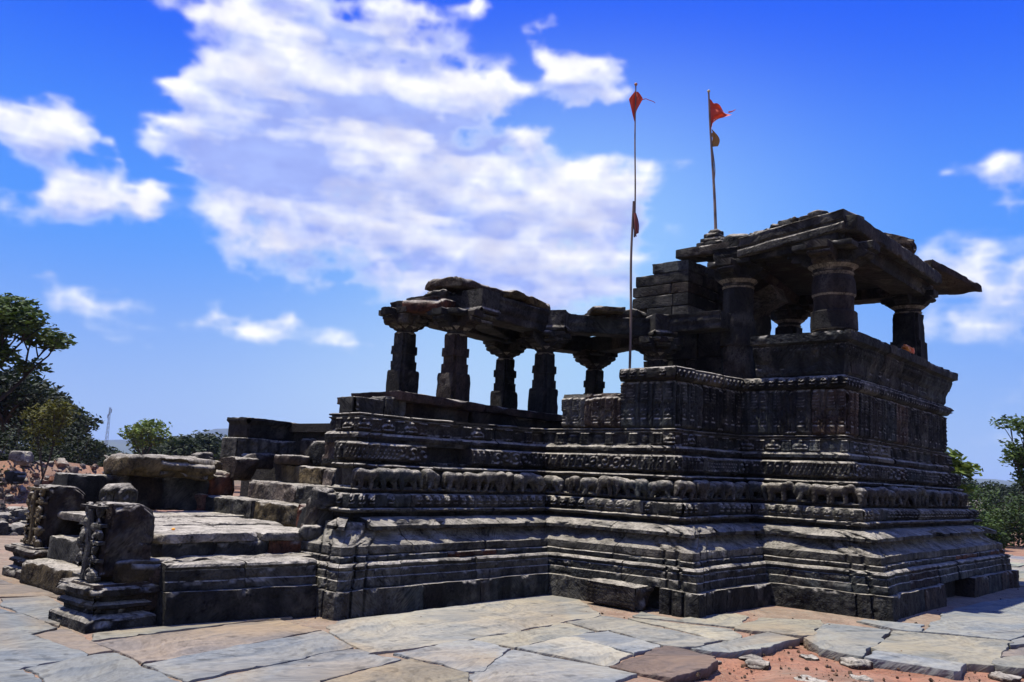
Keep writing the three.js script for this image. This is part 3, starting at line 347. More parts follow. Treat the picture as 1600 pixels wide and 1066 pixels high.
  course(P, 'wall_course', 0.97, [[1.5, 3.148], [0.97, 3.146], [0.985, 2.45], [1.5, 2.448]], { seed: 16, len: 0.6, tint: (p, r) => (p.i === 2 && p.s0 > 0.95 ? (r() < 0.7 ? MAUVE : BASALT) : dark(p, r)), reliefs: { 1: CV.wall }, res: 0.0125, chip: 0.02, jitter: 0.012, closed: true, ratha: false, only: [[2, 0.48], [3], [4], [5], [6]] });
  course(P, 'broken_wall_course', 0.97, [[1.35, 2.99], [1.0, 2.99], [0.975, 2.93], [0.985, 2.45], [1.35, 2.448]], { seed: 26, len: 0.5, tint: dark, reliefs: { 2: CV.wall }, res: 0.0125, chip: 0.07, jitter: 0.012, closed: true, ratha: false, only: [[2, -0.62, 0.475]] });
  course(P, 'cresting_course', 0.88, [[1.5, 3.35], [0.92, 3.348], [0.892, 3.332], [0.885, 3.18], [0.93, 3.152], [1.5, 3.15]], { seed: 17, len: 0.8, tint: dark, reliefs: { 2: (s, t, L, sg) => (sg.d[0] ? CV.curl(s, t) : CV.face(s, t)) }, res: 0.0125, chip: 0.02, closed: true, ratha: false, only: [[2, 0.5], [3], [4], [5], [6]] });
  course(P, 'seat_back_course', 0.85, [[1.3, 4.0], [0.742, 4.0], [0.748, 3.862], [0.8, 3.845], [0.832, 3.825], [0.915, 3.565], [0.932, 3.5], [0.93, 3.41], [0.96, 3.355], [1.3, 3.352]], { seed: 18, len: 1.7, tint: (p, r) => (r() < 0.6 ? BASALT : BLUE.map((c) => c * 0.8)), reliefs: { 1: CV.lipwave, 4: CV.back }, res: 0.0145, chip: 0.03, closed: true, ratha: false, jitter: 0.02, only: [[4, -0.70], [5], [6]] });

  // elephants: bodies in high relief, each a carving of its own
  const pose = [
    { head: [0.15, 0.19], trunk: [[0.2, 0.165], [0.222, 0.1], [0.2, 0.035]], legs: [[0.075, 0.1], [0.045, 0.02], [-0.1, -0.135], [-0.125, -0.07]] },
    { head: [0.145, 0.17], trunk: [[0.2, 0.14], [0.225, 0.07], [0.24, 0.03]], legs: [[0.075, 0.125], [0.045, -0.01], [-0.1, -0.075], [-0.125, -0.16]] },
    { head: [0.15, 0.2], trunk: [[0.21, 0.18], [0.25, 0.15], [0.25, 0.21]], legs: [[0.08, 0.08], [0.05, 0.09], [-0.1, -0.1], [-0.12, -0.12]] },
    { head: [0.135, 0.15], trunk: [[0.18, 0.1], [0.17, 0.045], [0.12, 0.03]], legs: [[0.07, 0.13], [0.05, 0.1], [-0.1, -0.14], [-0.12, -0.06]] },
  ];
  const elephantGeo = (q, dir, sd) => {
    const caps = [], c = (a, b, ra, rb, sx = 1) => caps.push([a, b, ra, rb]);
    c([-0.09, 0.175, 0], [0.035, 0.178, 0], 0.078, 0.07); c([0.06, 0.185, 0], [q.head[0] + 0.01, q.head[1] + 0.01, 0.025], 0.05, 0.06);
    c([q.head[0] - 0.01, q.head[1] + 0.03, 0.02], [q.head[0], q.head[1] + 0.03, 0.03], 0.035, 0.035);
    c([q.head[0] + 0.02, q.head[1] - 0.01, 0.02], [...q.trunk[0], 0.03], 0.04, 0.031); c([...q.trunk[0], 0.03], [...q.trunk[1], 0.035], 0.03, 0.023); c([...q.trunk[1], 0.035], [...q.trunk[2], 0.035], 0.021, 0.015);
    c([q.head[0] - 0.05, q.head[1] + 0.02, 0.07], [q.head[0] - 0.055, q.head[1] - 0.05, 0.075], 0.03, 0.018); c([q.head[0] - 0.075, q.head[1] + 0.01, 0.066], [q.head[0] - 0.075, q.head[1] - 0.03, 0.07], 0.02, 0.012);
    c([q.head[0] + 0.03, q.head[1] - 0.03, 0.05], [q.head[0] + 0.085, q.head[1] - 0.055, 0.06], 0.011, 0.005);
    q.legs.forEach(([top, lx], k) => { const z = k % 2 ? -0.03 : 0.045; c([top, 0.12, z * 0.8], [(top + lx) / 2 + 0.008, 0.07, z], 0.038, 0.028); c([(top + lx) / 2 + 0.008, 0.07, z], [lx, 0.018, z], 0.026, 0.027); });
    c([-0.165, 0.19, 0.02], [-0.188, 0.09, 0.02], 0.012, 0.008);
    const N = 56, mc = new MarchingCubes(N, new THREE.MeshBasicMaterial(), false, false, 40000), ext = 0.29; mc.isolation = 0;
    for (let k = 0; k < N; k++) for (let j = 0; j < N; j++) for (let i = 0; i < N; i++) {
      const x = ((i / (N / 2)) - 1) * ext * dir, y = ((j / (N / 2)) - 1) * ext + 0.15, z = ((k / (N / 2)) - 1) * ext; let f = 0;
      for (const [a, b, ra, rb] of caps) { const abx = b[0] - a[0], aby = b[1] - a[1], abz = b[2] - a[2], t = clamp(((x - a[0]) * abx + (y - a[1]) * aby + (z - a[2]) * abz) / (abx * abx + aby * aby + abz * abz), 0, 1), d = Math.hypot(x - a[0] - abx * t, y - a[1] - aby * t, (z - a[2] - abz * t) * 1.05) - lerp(ra, rb, t); f += Math.exp(-d * 150); }
      mc.field[k * N * N + j * N + i] = Math.log(f + 1e-30) / 150 + 0.004 * fbm(x * 20 + sd, y * 20, z * 20, 2);
    }
    mc.update(); const n = mc.count, g = new THREE.BufferGeometry(), p = new Float32Array(n * 3), nn = new Float32Array(n * 3);
    for (let k = 0; k < n; k++) { p[k * 3] = mc.positionArray[k * 3] * ext; p[k * 3 + 1] = mc.positionArray[k * 3 + 1] * ext + 0.15; p[k * 3 + 2] = mc.positionArray[k * 3 + 2] * ext; const l = Math.hypot(mc.normalArray[k * 3], mc.normalArray[k * 3 + 1], mc.normalArray[k * 3 + 2]) || 1; for (let j = 0; j < 3; j++) nn[k * 3 + j] = mc.normalArray[k * 3 + j] / l; }
    g.setAttribute('position', new THREE.BufferAttribute(p, 3)); g.setAttribute('normal', new THREE.BufferAttribute(nn, 3)); return paint(triplanarUV(g, 1.5), [GREY.map((v) => v * 1.5), BLUE.map((v) => v * 1.6), GREY][sd % 3].map((v) => v * 1.35), sd, 1);
  };
  const geos = []; pose.forEach((q, i) => { geos.push(elephantGeo(q, 1, i), elephantGeo(q, -1, i + 4)); });
  const r = rng(61);
  const herd = (si, a, b, run) => { const sg = OUT[si]; let s = a, k = 0, dir = run; while (s < b) { const x = sg.a[0] + sg.d[0] * s - sg.n[0] * 0.71, z = sg.a[1] + sg.d[1] * s - sg.n[1] * 0.71; if (r() < 0.38) dir = -dir; const m = mesh('elephant_carving', geos[2 * Math.floor(r() * 4) + (dir > 0 ? 0 : 1)], M.rock, eleph, [x, 1.437 * YS(x) + 0.003, z], [0, Math.atan2(sg.n[0], sg.n[1]) + (r() < 0.35 ? dir * 0.85 : 0) + (r() - 0.5) * 0.6, (r() - 0.5) * 0.2]); const k2 = 0.98 + r() * 0.16; m.scale.set(k2, k2 * 0.98, 1.3); s += 0.25 + r() * 0.2; k++; } };
  herd(0, 0.6, 0.3, 1); herd(1, 0.86, 4.35, 1); herd(2, -0.55, 1.6, -1); herd(3, 0.85, 2.7, 1); herd(4, -0.55, 0.8, 1); herd(5, 0.85, 6.45, -1); herd(6, 0.9, 1.2, 1);

  // pillars of the low porch: square with notched corners, on the seat slab
  const notch = (w) => { const a = w * 0.74; return [[w, -a], [w, a], [a, a], [a, w], [-a, w], [-a, a], [-w, a], [-w, -a], [-a, -a], [-a, -w], [a, -w], [a, -a]]; };
  const loft = (outline, rings, seed, base, cell_ = 0.035, amp = 0.006) => { const gb = new GB(), n = outline(1).length; for (let k = 0; k < rings.length - 1; k++) { const [y0, w0] = rings[k], [y1, w1] = rings[k + 1], A = outline(w0), B = outline(w1), nv = Math.max(1, Math.ceil(Math.abs(y1 - y0) / cell_)); for (let j = 0; j < n; j++) { const L = Math.hypot(A[j][0] - A[(j + 1) % n][0], A[j][1] - A[(j + 1) % n][1]), nu = Math.max(1, Math.ceil(L / cell_)); gb.grid(nu, nv, (u, v) => { const t = 1 - v, x = lerp(lerp(A[j][0], A[(j + 1) % n][0], 1 - u), lerp(B[j][0], B[(j + 1) % n][0], 1 - u), t), z = lerp(lerp(A[j][1], A[(j + 1) % n][1], 1 - u), lerp(B[j][1], B[(j + 1) % n][1], 1 - u), t), y = lerp(y0, y1, t), q = amp * fbm(x * 6 + seed, y * 6, z * 6, 3) - amp * 2.5 * sm(0.3, 0.7, fbm(x * 4, y * 4 + seed, z * 4, 3)), l = Math.hypot(x, z) || 1; return [x + x / l * q, y + q * 0.5, z + z / l * q, (x + z) * 0.9 + seed, y * 0.7]; }); } }
    const top = rings[rings.length - 1], bot = rings[0]; for (const [ring, flip] of [[top, 0], [bot, 1]]) { const O = outline(ring[1]), T = THREE.ShapeUtils.triangulateShape(O.map((p) => new THREE.Vector2(p[0], p[1])), []); gb.fan(O.map((p) => [p[0], ring[0], p[1]]), T.map((t) => (flip ? t : [t[0], t[2], t[1]]))); }
    return gb.build(base, seed, 0.6); };
  const octo = (w) => Array.from({ length: 40 }, (_, k) => [Math.cos(k / 40 * TP) * w, Math.sin(k / 40 * TP) * w]);
  const drum = (rings, seed, base, sides = 40) => { const gb = new GB(); const pts = []; for (let k = 0; k < rings.length - 1; k++) { const [y0, w0] = rings[k], [y1, w1] = rings[k + 1], nv = Math.max(1, Math.ceil(Math.hypot(y1 - y0, w1 - w0) / 0.04)); gb.grid(sides, nv, (u, v) => { const a = -u * TP, y = lerp(y1, y0, v), w = lerp(w1, w0, v), X = Math.cos(a), Z = Math.sin(a), q = 0.008 * fbm(X * 3 + seed, y * 5, Z * 3, 3) - 0.018 * sm(0.3, 0.7, fbm(X * 2, y * 4 + seed, Z * 2, 3)); return [X * (w + q), y, Z * (w + q), u * 2 + seed, y * 0.7]; }, true); } return gb.build(base, seed, 0.6); };
  const armShape = (L, H) => { const s = new THREE.Shape(); s.moveTo(0, 0); s.lineTo(0.1 * L, 0.0); s.lineTo(0.32 * L, 0.07 * H); s.lineTo(0.4 * L, 0.2 * H); s.lineTo(0.5 * L, 0.22 * H); s.quadraticCurveTo(0.66 * L, 0.26 * H, 0.7 * L, 0.46 * H); s.lineTo(0.8 * L, 0.46 * H); s.quadraticCurveTo(0.95 * L, 0.52 * H, 0.9 * L, 0.62 * H); s.lineTo(0.86 * L, 0.68 * H); s.lineTo(L, 0.74 * H); s.lineTo(L, H); s.lineTo(0, H); s.closePath(); return s; };
  const arm = (L, H, W, seed) => { const g = new THREE.ExtrudeGeometry(armShape(L, H), { depth: W, bevelEnabled: true, bevelSize: 0.012, bevelThickness: 0.012, bevelSegments: 1, steps: 5, curveSegments: 5 }); g.translate(0, 0, -W / 2); const p = g.attributes.position; for (let k = 0; k < p.count; k++) { const x = p.getX(k), y = p.getY(k), z = p.getZ(k); p.setXYZ(k, x + 0.018 * fbm(x * 6 + seed, y * 6, z * 6, 2), y + 0.012 * fbm(x * 6, y * 6 + seed, z * 6, 2), z); } g.computeVertexNormals(); return paint(triplanarUV(g), BASALT, seed, 0.7); };
  const capital = (p, y, r0, L, H, W, seed) => { const g = group('capital', p); g.position.y = y; mesh('necking', drum([[0, r0], [0.03, r0 + 0.03], [0.05, r0 + 0.005], [0.09, r0 + 0.02], [0.14, r0 + 0.09], [0.18, r0 + 0.1], [0.2, r0 + 0.04], [H, r0 + 0.04]], seed, BASALT, 28), M.rock, g); for (let k = 0; k < 4; k++) mesh('bracket', arm(L, H - 0.06, W, seed + k * 3), M.rock, g, [0, 0.07, 0], [0, k * Math.PI / 2, 0]); mesh('abacus', hewn(L * 1.45, 0.1, L * 1.45, { seed, res: 0.06, amp: 0.02, base: BASALT }), M.rock, g, [0, H - 0.01, 0]); return g; };
  const lowPillar = (x, z, y, seed, tint = BASALT) => {
    const p = group('pillar', temple); p.position.set(x, y, z);
    mesh('base_block', loft(notch, [[0, 0.21], [0.2, 0.212], [0.4, 0.208], [0.43, 0.2]], seed, tint), M.rock, p);
    mesh('shaft', loft(notch, [[0.43, 0.168], [0.58, 0.168], [0.58, 0.148], [0.7, 0.147], [0.7, 0.172], [0.83, 0.172], [0.83, 0.145], [1.04, 0.143]], seed + 1, tint), M.rock, p);
    capital(p, 1.02, 0.14, 0.46, 0.36, 0.2, seed + 2);
    return p;
  };
  const b2 = 2.72;
  lowPillar(9.67, -9.6, b2, 11, BROWN.map((c) => c * 0.75)); lowPillar(11.9, -9.6, b2, 23); lowPillar(9.55, -10.65, b2 + 0.08, 31); lowPillar(12.45, -11.0, b2 + 0.05, 43); lowPillar(14.25, -10.2, b2 + 0.02, 57); lowPillar(13.33, -8.18, b2, 69);

  // seat slabs under the pillars
  const B = (name, size, pos, opt, rot) => stone(temple, name, size, pos, opt, rot);
  B('seat_slab', [1.75, 0.13, 1.0], [9.0, 2.64, -9.62], { seed: 201, base: MAUVE, taper: [1.04, 1.04], res: 0.05, amp: 0.015 }, [0, 0, -0.012]);
  B('seat_slab', [0.9, 0.13, 1.5], [9.35, 2.7, -10.75], { seed: 203, base: BROWN, res: 0.06, amp: 0.02 });
  B('seat_slab', [2.2, 0.12, 0.85], [11.15, 2.64, -9.66], { seed: 205, base: BROWN.map((c) => c * 0.8), res: 0.06, amp: 0.015 });
  B('seat_wall', [1.3, 0.3, 0.6], [9.1, 2.45, -9.6], { seed: 206, base: BROWN.map((c) => c * 0.7) }); B('seat_wall', [2.4, 0.3, 0.55], [11.1, 2.44, -9.66], { seed: 207, base: BASALT });
  B('seat_wall', [3.2, 0.36, 0.6], [13.2, 2.5, -10.9], { seed: 208, base: BASALT }); B('seat_slab', [3.4, 0.1, 0.8], [13.2, 2.7, -10.9], { seed: 209, base: BASALT, amp: 0.015 });
  B('seat_wall', [0.6, 0.36, 1.7], [9.5, 2.45, -10.6], { seed: 210, base: BROWN.map((c) => c * 0.7) });
  // carved fragments set along the broken edge beside the stair
  B('carved_fragment', [0.5, 0.24, 0.3], [7.66, 2.46, -9.35], { seed: 211, res: 0.02, amp: 0.02, relief: (x, y, z, f) => [0, 0, f === 'front' ? CV.panel(x * 1.4, 0.5 - y / 0.24, 0.24, OUT[1]) : 0] });
  B('carved_fragment', [0.42, 0.26, 0.3], [8.14, 2.5, -9.35], { seed: 212, res: 0.02, amp: 0.02, base: GREY, relief: (x, y, z, f) => [0, 0, f === 'front' ? CV.crowd(x, 0.5 - y / 0.26, 0.26) : 0] });

  // beams of the low porch: moulded fronts, with square blocks at the joints
  const beamP = (L, H, D, seed, base = BASALT) => hewn(L, H, D, { seed, base, res: 0.035, amp: 0.012, bevel: 0.012, relief: (x, y, z, f) => { const t = 0.5 - y / H, o = t < 0.22 ? 0.035 : t < 0.28 ? 0.0 : t < 0.62 ? 0.02 : t < 0.68 ? -0.012 : 0.004; return f === 'front' ? [0, 0, o] : f === 'back' ? [0, 0, -o] : [0, 0, 0]; } });
  const beam = (a, b, y0, y1, D, seed, base) => { const L = Math.hypot(b[0] - a[0], b[1] - a[1]), m = mesh('beam', beamP(L, y1 - y0, D, seed, base), M.rock, temple, [(a[0] + b[0]) / 2, (y0 + y1) / 2, (a[1] + b[1]) / 2], [0, Math.atan2(-(b[1] - a[1]), b[0] - a[0]), 0]); return m; };
  const TY = 4.1, TT = 4.52;
  beam([9.95, -9.6], [11.75, -9.6], TY, TT - 0.02, 0.42, 221); beam([12.0, -9.5], [13.22, -8.28], TY + 0.06, TT - 0.05, 0.4, 223, BLUE); beam([13.33, -8.0], [13.33, -6.85], TY + 0.12, TT, 0.4, 225);
  beam([9.6, -9.75], [9.56, -10.85], TY, TT - 0.16, 0.42, 227, MAUVE); beam([9.6, -10.7], [12.5, -11.0], TY, TT - 0.1, 0.4, 229); beam([12.45, -11], [14.3, -10.2], TY, TT - 0.1, 0.4, 231); beam([14.25, -10.2], [13.5, -8.2], TY, TT - 0.1, 0.4, 233); beam([9.7, -9.7], [12.4, -10.95], TY + 0.05, TT - 0.1, 0.35, 235);
  const joint = (x, z, y, h, seed, turn) => { const g = group('joint_block', temple); g.position.set(x, y, z); g.rotation.y = turn; mesh('block', hewn(0.42, h, 0.46, { seed, res: 0.02, amp: 0.01, bevel: 0.01, base: GREY.map((c) => c * 0.7), relief: (px, py, pz, f) => { const t = 0.5 - py / h, u = px / 0.42; const o = t > 0.82 ? 0.03 : Math.abs(Math.abs(Math.abs(u) - 0.2) - Math.abs(0.62 - t) * 0.35) < 0.035 && t > 0.3 ? -0.012 : 0; return f === 'front' ? [0, 0, o] : f === 'left' ? [-o, 0, 0] : [0, 0, 0]; } }), M.rock, g); mesh('moulding', hewn(0.4, 0.07, 0.44, { seed: seed + 1, res: 0.04, amp: 0.008, bevel: 0.03, base: GREY }), M.rock, g, [0, -h / 2 - 0.045, 0.0]); mesh('moulding', hewn(0.34, 0.08, 0.38, { seed: seed + 2, res: 0.04, amp: 0.008, bevel: 0.035, base: GREY.map((c) => c * 0.8) }), M.rock, g, [0, -h / 2 - 0.14, 0.0]); };
  joint(9.95, -9.38, 4.3, 0.38, 241, 0); joint(11.9, -9.38, 4.32, 0.36, 243, 0.4); joint(13.2, -8.05, 4.34, 0.38, 245, -0.6);
  // broken roof of the low porch
  B('roof_slab', [0.55, 0.2, 0.5], [9.52, 4.06, -10.62], { seed: 251, cuts: 9, base: BROWN, res: 0.035, amp: 0.04, bevel: 0.04 }, [0, 0.1, 0.03]);
  B('roof_slab', [0.75, 0.2, 0.9], [9.66, 4.24, -10.12], { seed: 252, cuts: 9, base: RUST.map((c) => c * 0.7), res: 0.035, amp: 0.06, bevel: 0.04 }, [0.02, 0.15, 0.05]);
  B('roof_slab', [1.35, 0.15, 0.9], [10.25, 4.59, -9.95], { seed: 253, cuts: 9, base: BROWN, res: 0.04, amp: 0.06, bevel: 0.05 }, [0.03, -0.05, -0.06]);
  B('roof_slab', [1.35, 0.13, 0.95], [11.2, 4.58, -9.8], { seed: 254, cuts: 9, base: OCHRE, res: 0.04, amp: 0.05, bevel: 0.04 }, [0.02, 0.04, -0.05]);
  B('roof_slab', [0.6, 0.14, 0.45], [9.8, 4.45, -10.1], { seed: 255, cuts: 9, base: BASALT, res: 0.03, amp: 0.07, bevel: 0.04 }, [0, 0.4, 0.1]);
  B('roof_slab', [1.5, 0.1, 0.6], [12.75, 4.53, -9.0], { seed: 256, base: OCHRE, res: 0.05, amp: 0.03 }, [0, 0.78, 0]);
  B('ceiling_slab', [2.6, 0.12, 1.4], [11.2, 4.5, -10.4], { seed: 257, base: BASALT, res: 0.08, amp: 0.03 }); B('ceiling_slab', [1.5, 0.12, 2.2], [13.2, 4.48, -9.6], { seed: 258, base: BASALT, res: 0.08, amp: 0.03 });

  // tall columns of the high porch
  const column = (x, z, y, top, r0, seed, kind) => {
    const c = group('column', temple); c.position.set(x, y, z); const H = top - y;
    mesh('base_block', loft(notch, [[0, r0 * 1.2], [0.3, r0 * 1.2], [0.34, r0 * 1.1]], seed, BASALT, 0.06), M.rock, c);
    if (kind === 'round') mesh('shaft', drum([[0.3, r0 * 1.02], [H - 0.9, r0], [H - 0.9, r0 * 1.13], [H - 0.88, r0 * 1.16], [H - 0.62, r0 * 1.16], [H - 0.6, r0 * 1.1], [H - 0.6, r0 * 1.0], [H - 0.36, r0 * 1.02], [H - 0.33, r0 * 1.1], [H - 0.1, r0 * 1.06], [H - 0.02, r0 * 0.96], [H, r0]], seed + 1, BASALT), M.rock, c);
    else mesh('shaft', loft(kind === 'square' ? notch : (w) => Array.from({ length: 16 }, (_, k) => { const a = -(k + 0.5) / 16 * TP; return [Math.cos(a) * w, -Math.sin(a) * w]; }), [[0.3, r0 * 1.02], [H - 1.0, r0 * 1.0], [H - 1.0, r0 * 1.17], [H - 0.55, r0 * 1.17], [H - 0.55, r0 * 1.02], [H, r0]], seed + 1, BASALT, 0.05), M.rock, c);
    capital(c, H, r0 * 0.95, r0 * 2.15, 0.42, r0 * 1.1, seed + 2);
    return c;
  };
  column(13.62, -5.15, 3.4, 5.0, 0.31, 301, 'round'); column(13.75, -6.85, 2.34, 4.98, 0.26, 311, 'sided'); column(17.75, -5.25, 3.4, 5.08, 0.24, 321, 'square'); column(17.6, -7.6, 2.34, 4.98, 0.23, 331, 'square'); column(15.9, -8.6, 2.34, 4.98, 0.23, 341, 'square');
  beam([13.55, -4.95], [13.7, -7.15], 5.38, 5.68, 0.5, 401); beam([13.4, -5.12], [18.1, -5.15], 5.4, 5.68, 0.5, 403); beam([17.7, -5.0], [17.6, -8.0], 5.4, 5.68, 0.5, 405); beam([13.7, -7.0], [17.7, -7.6], 5.4, 5.7, 0.5, 407);
  // lean-to eave stones inside and over the porch
  const wedge = (name, w, d, t, rise, pos, opt, rot) => stone(temple, name, [w, t, d], pos, { ...opt, shape: (x, y, z) => [x, y + rise * (0.5 - z / d), z] }, rot);
  stone(temple, 'eave_slab', [4.6, 0.26, 1.0], [15.62, 5.74, -5.15], { seed: 411, base: GREY.map((c) => c * 0.7), res: 0.045, amp: 0.03, bevel: 0.03, shape: (x, y, z) => [x, y + (0.06 + 0.24 * sm(-2.2, -0.6, x)) * (0.5 - z), z] });
  stone(temple, 'eave_slab', [0.95, 0.34, 1.8], [13.74, 5.7, -5.74], { seed: 412, base: GREY, res: 0.022, amp: 0.018, bevel: 0.02, relief: (x, y, z, f) => (f === 'left' ? [y > 0.01 ? 0.03 : y > -0.035 ? 0.075 : -0.005, 0, 0] : [0, 0, 0]), shape: (x, y, z) => [x, y + 0.1 * (0.5 + x / 0.95) + 0.22 * (z / 1.8), z] }, [0, 0, 0]);
  for (let k = 0; k < 7; k++) stone(temple, 'crest_rubble', [0.16 + 0.12 * hash(k), 0.07 + 0.05 * hash(k * 3), 0.2 + 0.1 * hash(k * 5)], [13.45 + 0.12 * hash(k * 7), 5.84 + 0.02 * k + 0.02 * hash(k), -6.35 + k * 0.17], { seed: 600 + k, base: k % 3 ? BASALT : GREY, amp: 0.05, bevel: 0.03, cuts: 6, res: 0.03 }, [0, k, 0.1]);
  stone(temple, 'roof_slab', [3.4, 0.2, 1.5], [15.95, 5.93, -6.0], { seed: 413, base: BASALT, res: 0.06, amp: 0.05, bevel: 0.04 }); 
  stone(temple, 'ceiling_slab', [4.2, 0.12, 2.6], [15.7, 5.66, -6.3], { seed: 415, base: BASALT, res: 0.12, amp: 0.02 });
  // far eave: its broken corner juts out past the last column
  stone(temple, 'eave_slab', [1.5, 0.15, 3.6], [18.8, 5.88, -6.1], { seed: 416, base: BROWN.map((c) => c * 0.8), res: 0.06, amp: 0.03, bevel: 0.03, shape: (x, y, z) => [x, y + 0.3 * (0.5 - x / 1.5) - 0.03, z < 1.2 ? z : z - (0.75 - x) * 0.62 * (z - 1.2)] });
  stone(temple, 'roof_block', [0.8, 0.3, 0.65], [17.3, 6.28, -5.35], { seed: 417, cuts: 9, base: BROWN, res: 0.04, amp: 0.08, bevel: 0.06 }, [0.25, 0.5, -0.35]);
  stone(temple, 'roof_block', [0.5, 0.4, 0.5], [13.72, 5.72, -6.78], { seed: 418, cuts: 9, base: BASALT, res: 0.03, amp: 0.07, bevel: 0.06 });
  stone(temple, 'roof_slab', [0.5, 0.17, 1.1], [13.7, 5.7, -7.38], { seed: 419, base: BASALT.map((c) => c * 1.2), res: 0.04, amp: 0.02 }, [0.0, 0, 0]);
  stone(temple, 'fallen_eave_slab', [0.5, 0.3, 1.0], [15.0, 4.93, -7.1], { seed: 420, base: GREY.map((c) => c * 1.3), res: 0.03, amp: 0.02, relief: (x, y, z, f) => (f === 'left' ? [y > 0.06 ? -0.05 : y > -0.04 ? 0.0 : -0.03, 0, 0] : [0, 0, 0]) }, [-0.42, 0, 0]);
  // crest fragment that holds the second flag
  { const g = group('crest_fragment', temple); g.position.set(13.74, 5.83, -7.32); for (let k = 0; k < 4; k++) mesh('step', hewn(0.4 - k * 0.05, 0.085, 0.5 - k * 0.1, { seed: 430 + k, res: 0.03, amp: 0.03, bevel: 0.02, base: BASALT }), M.rock, g, [0, k * 0.078, 0.01 * k]); }
  // squared masonry of the shrine wall standing on the beams
  { const rows = [[4.56, 0.2, -8.55, -7.68], [4.77, 0.22, -8.86, -7.68], [5.0, 0.18, -8.86, -7.68], [5.19, 0.2, -8.8, -7.68], [5.4, 0.19, -8.45, -7.68]], r2 = rng(19); rows.forEach(([y, h, z0, z1], i) => { let z = z0; while (z < z1 - 0.02) { const d = Math.min(z1 - z, 0.5 + r2() * 0.55), dd = z1 - z - d < 0.25 ? z1 - z : d; stone(temple, 'ashlar_block', [1.35, h, dd - 0.008], [14.17 + r2() * 0.012, y + h / 2, z + dd / 2], { seed: 440 + i * 7 + z * 3, res: 0.035, amp: 0.014, bevel: 0.012, base: [BLUE, GREY, BASALT, BROWN, OCHRE.map((c) => c * 0.8)][Math.floor(r2() * 5)] }); z += dd; } }); }
  stone(temple, 'ashlar_block', [0.5, 0.14, 0.34], [13.4, 4.62, -8.72], { seed: 470, base: BASALT, amp: 0.05, res: 0.03, bevel: 0.03 });
  // inner walls and doorway of the hall, in deep shade
  const wallStones = (x0, x1, z0, z1, y0, y1, seed) => { const r3 = rng(seed), along = x1 - x0 > z1 - z0; let y = y0; while (y < y1 - 0.05) { const h = Math.min(y1 - y, 0.34 + r3() * 0.2); let a = along ? x0 : z0; const e = along ? x1 : z1; while (a < e - 0.05) { const w = Math.min(e - a, 0.7 + r3() * 0.6); stone(temple, 'wall_stone', along ? [w - 0.01, h - 0.008, z1 - z0] : [x1 - x0, h - 0.008, w - 0.01], along ? [a + w / 2, y + h / 2, (z0 + z1) / 2] : [(x0 + x1) / 2, y + h / 2, a + w / 2], { seed: seed + a * 9 + y * 31, res: 0.12, amp: 0.012, base: BASALT }); a += w; } y += h; } };
  wallStones(14.6, 15.1, -9.3, -7.6, 2.34, 5.3, 481); wallStones(15.0, 17.0, -8.2, -7.7, 2.34, 5.4, 483);
  stone(temple, 'slanted_beam', [1.3, 0.22, 0.5], [13.2, 2.55, -7.4], { seed: 491, base: BASALT, amp: 0.03 });
}
const fallen = thing('fallen_plinth_stone', 'banded grey plinth block slipped out of the base course with a broken end', 'stone block', [10.07, 0.145, -6.72], -0.05);
mesh('block', hewn(0.36, 0.29, 0.8, { seed: 501, res: 0.025, amp: 0.014, bevel: 0.012, base: GREY, relief: (x, y, z, f) => (f === 'left' ? [0.012 * Math.sin(y * 120 + Math.sin(z * 3)), 0, 0] : f === 'front' ? [0, 0, 0.1 * y + 0.05 * fbm(x * 8, y * 8, 3, 3)] : [0, 0, 0]) }), M.rock, fallen, [0, 0, 0], [0.03, 0, 0.05]);
tag(mesh('orange_cloth_bundle', plain(hewn(0.4, 0.12, 0.13, { seed: 503, res: 0.02, amp: 0.07, freq: 9, bevel: 0.04 }), (x, y, z) => { const t = 0.5 + 0.5 * fbm(x * 12, y * 12, z * 12, 2); return [0.6, lerp(0.09, 0.24, t), 0.007]; }), M.cloth, scene, [15.8, 4.08, -4.7], [0, 0, -0.05]), 'bright orange crumpled cloth lying on the carved seat back', 'cloth');

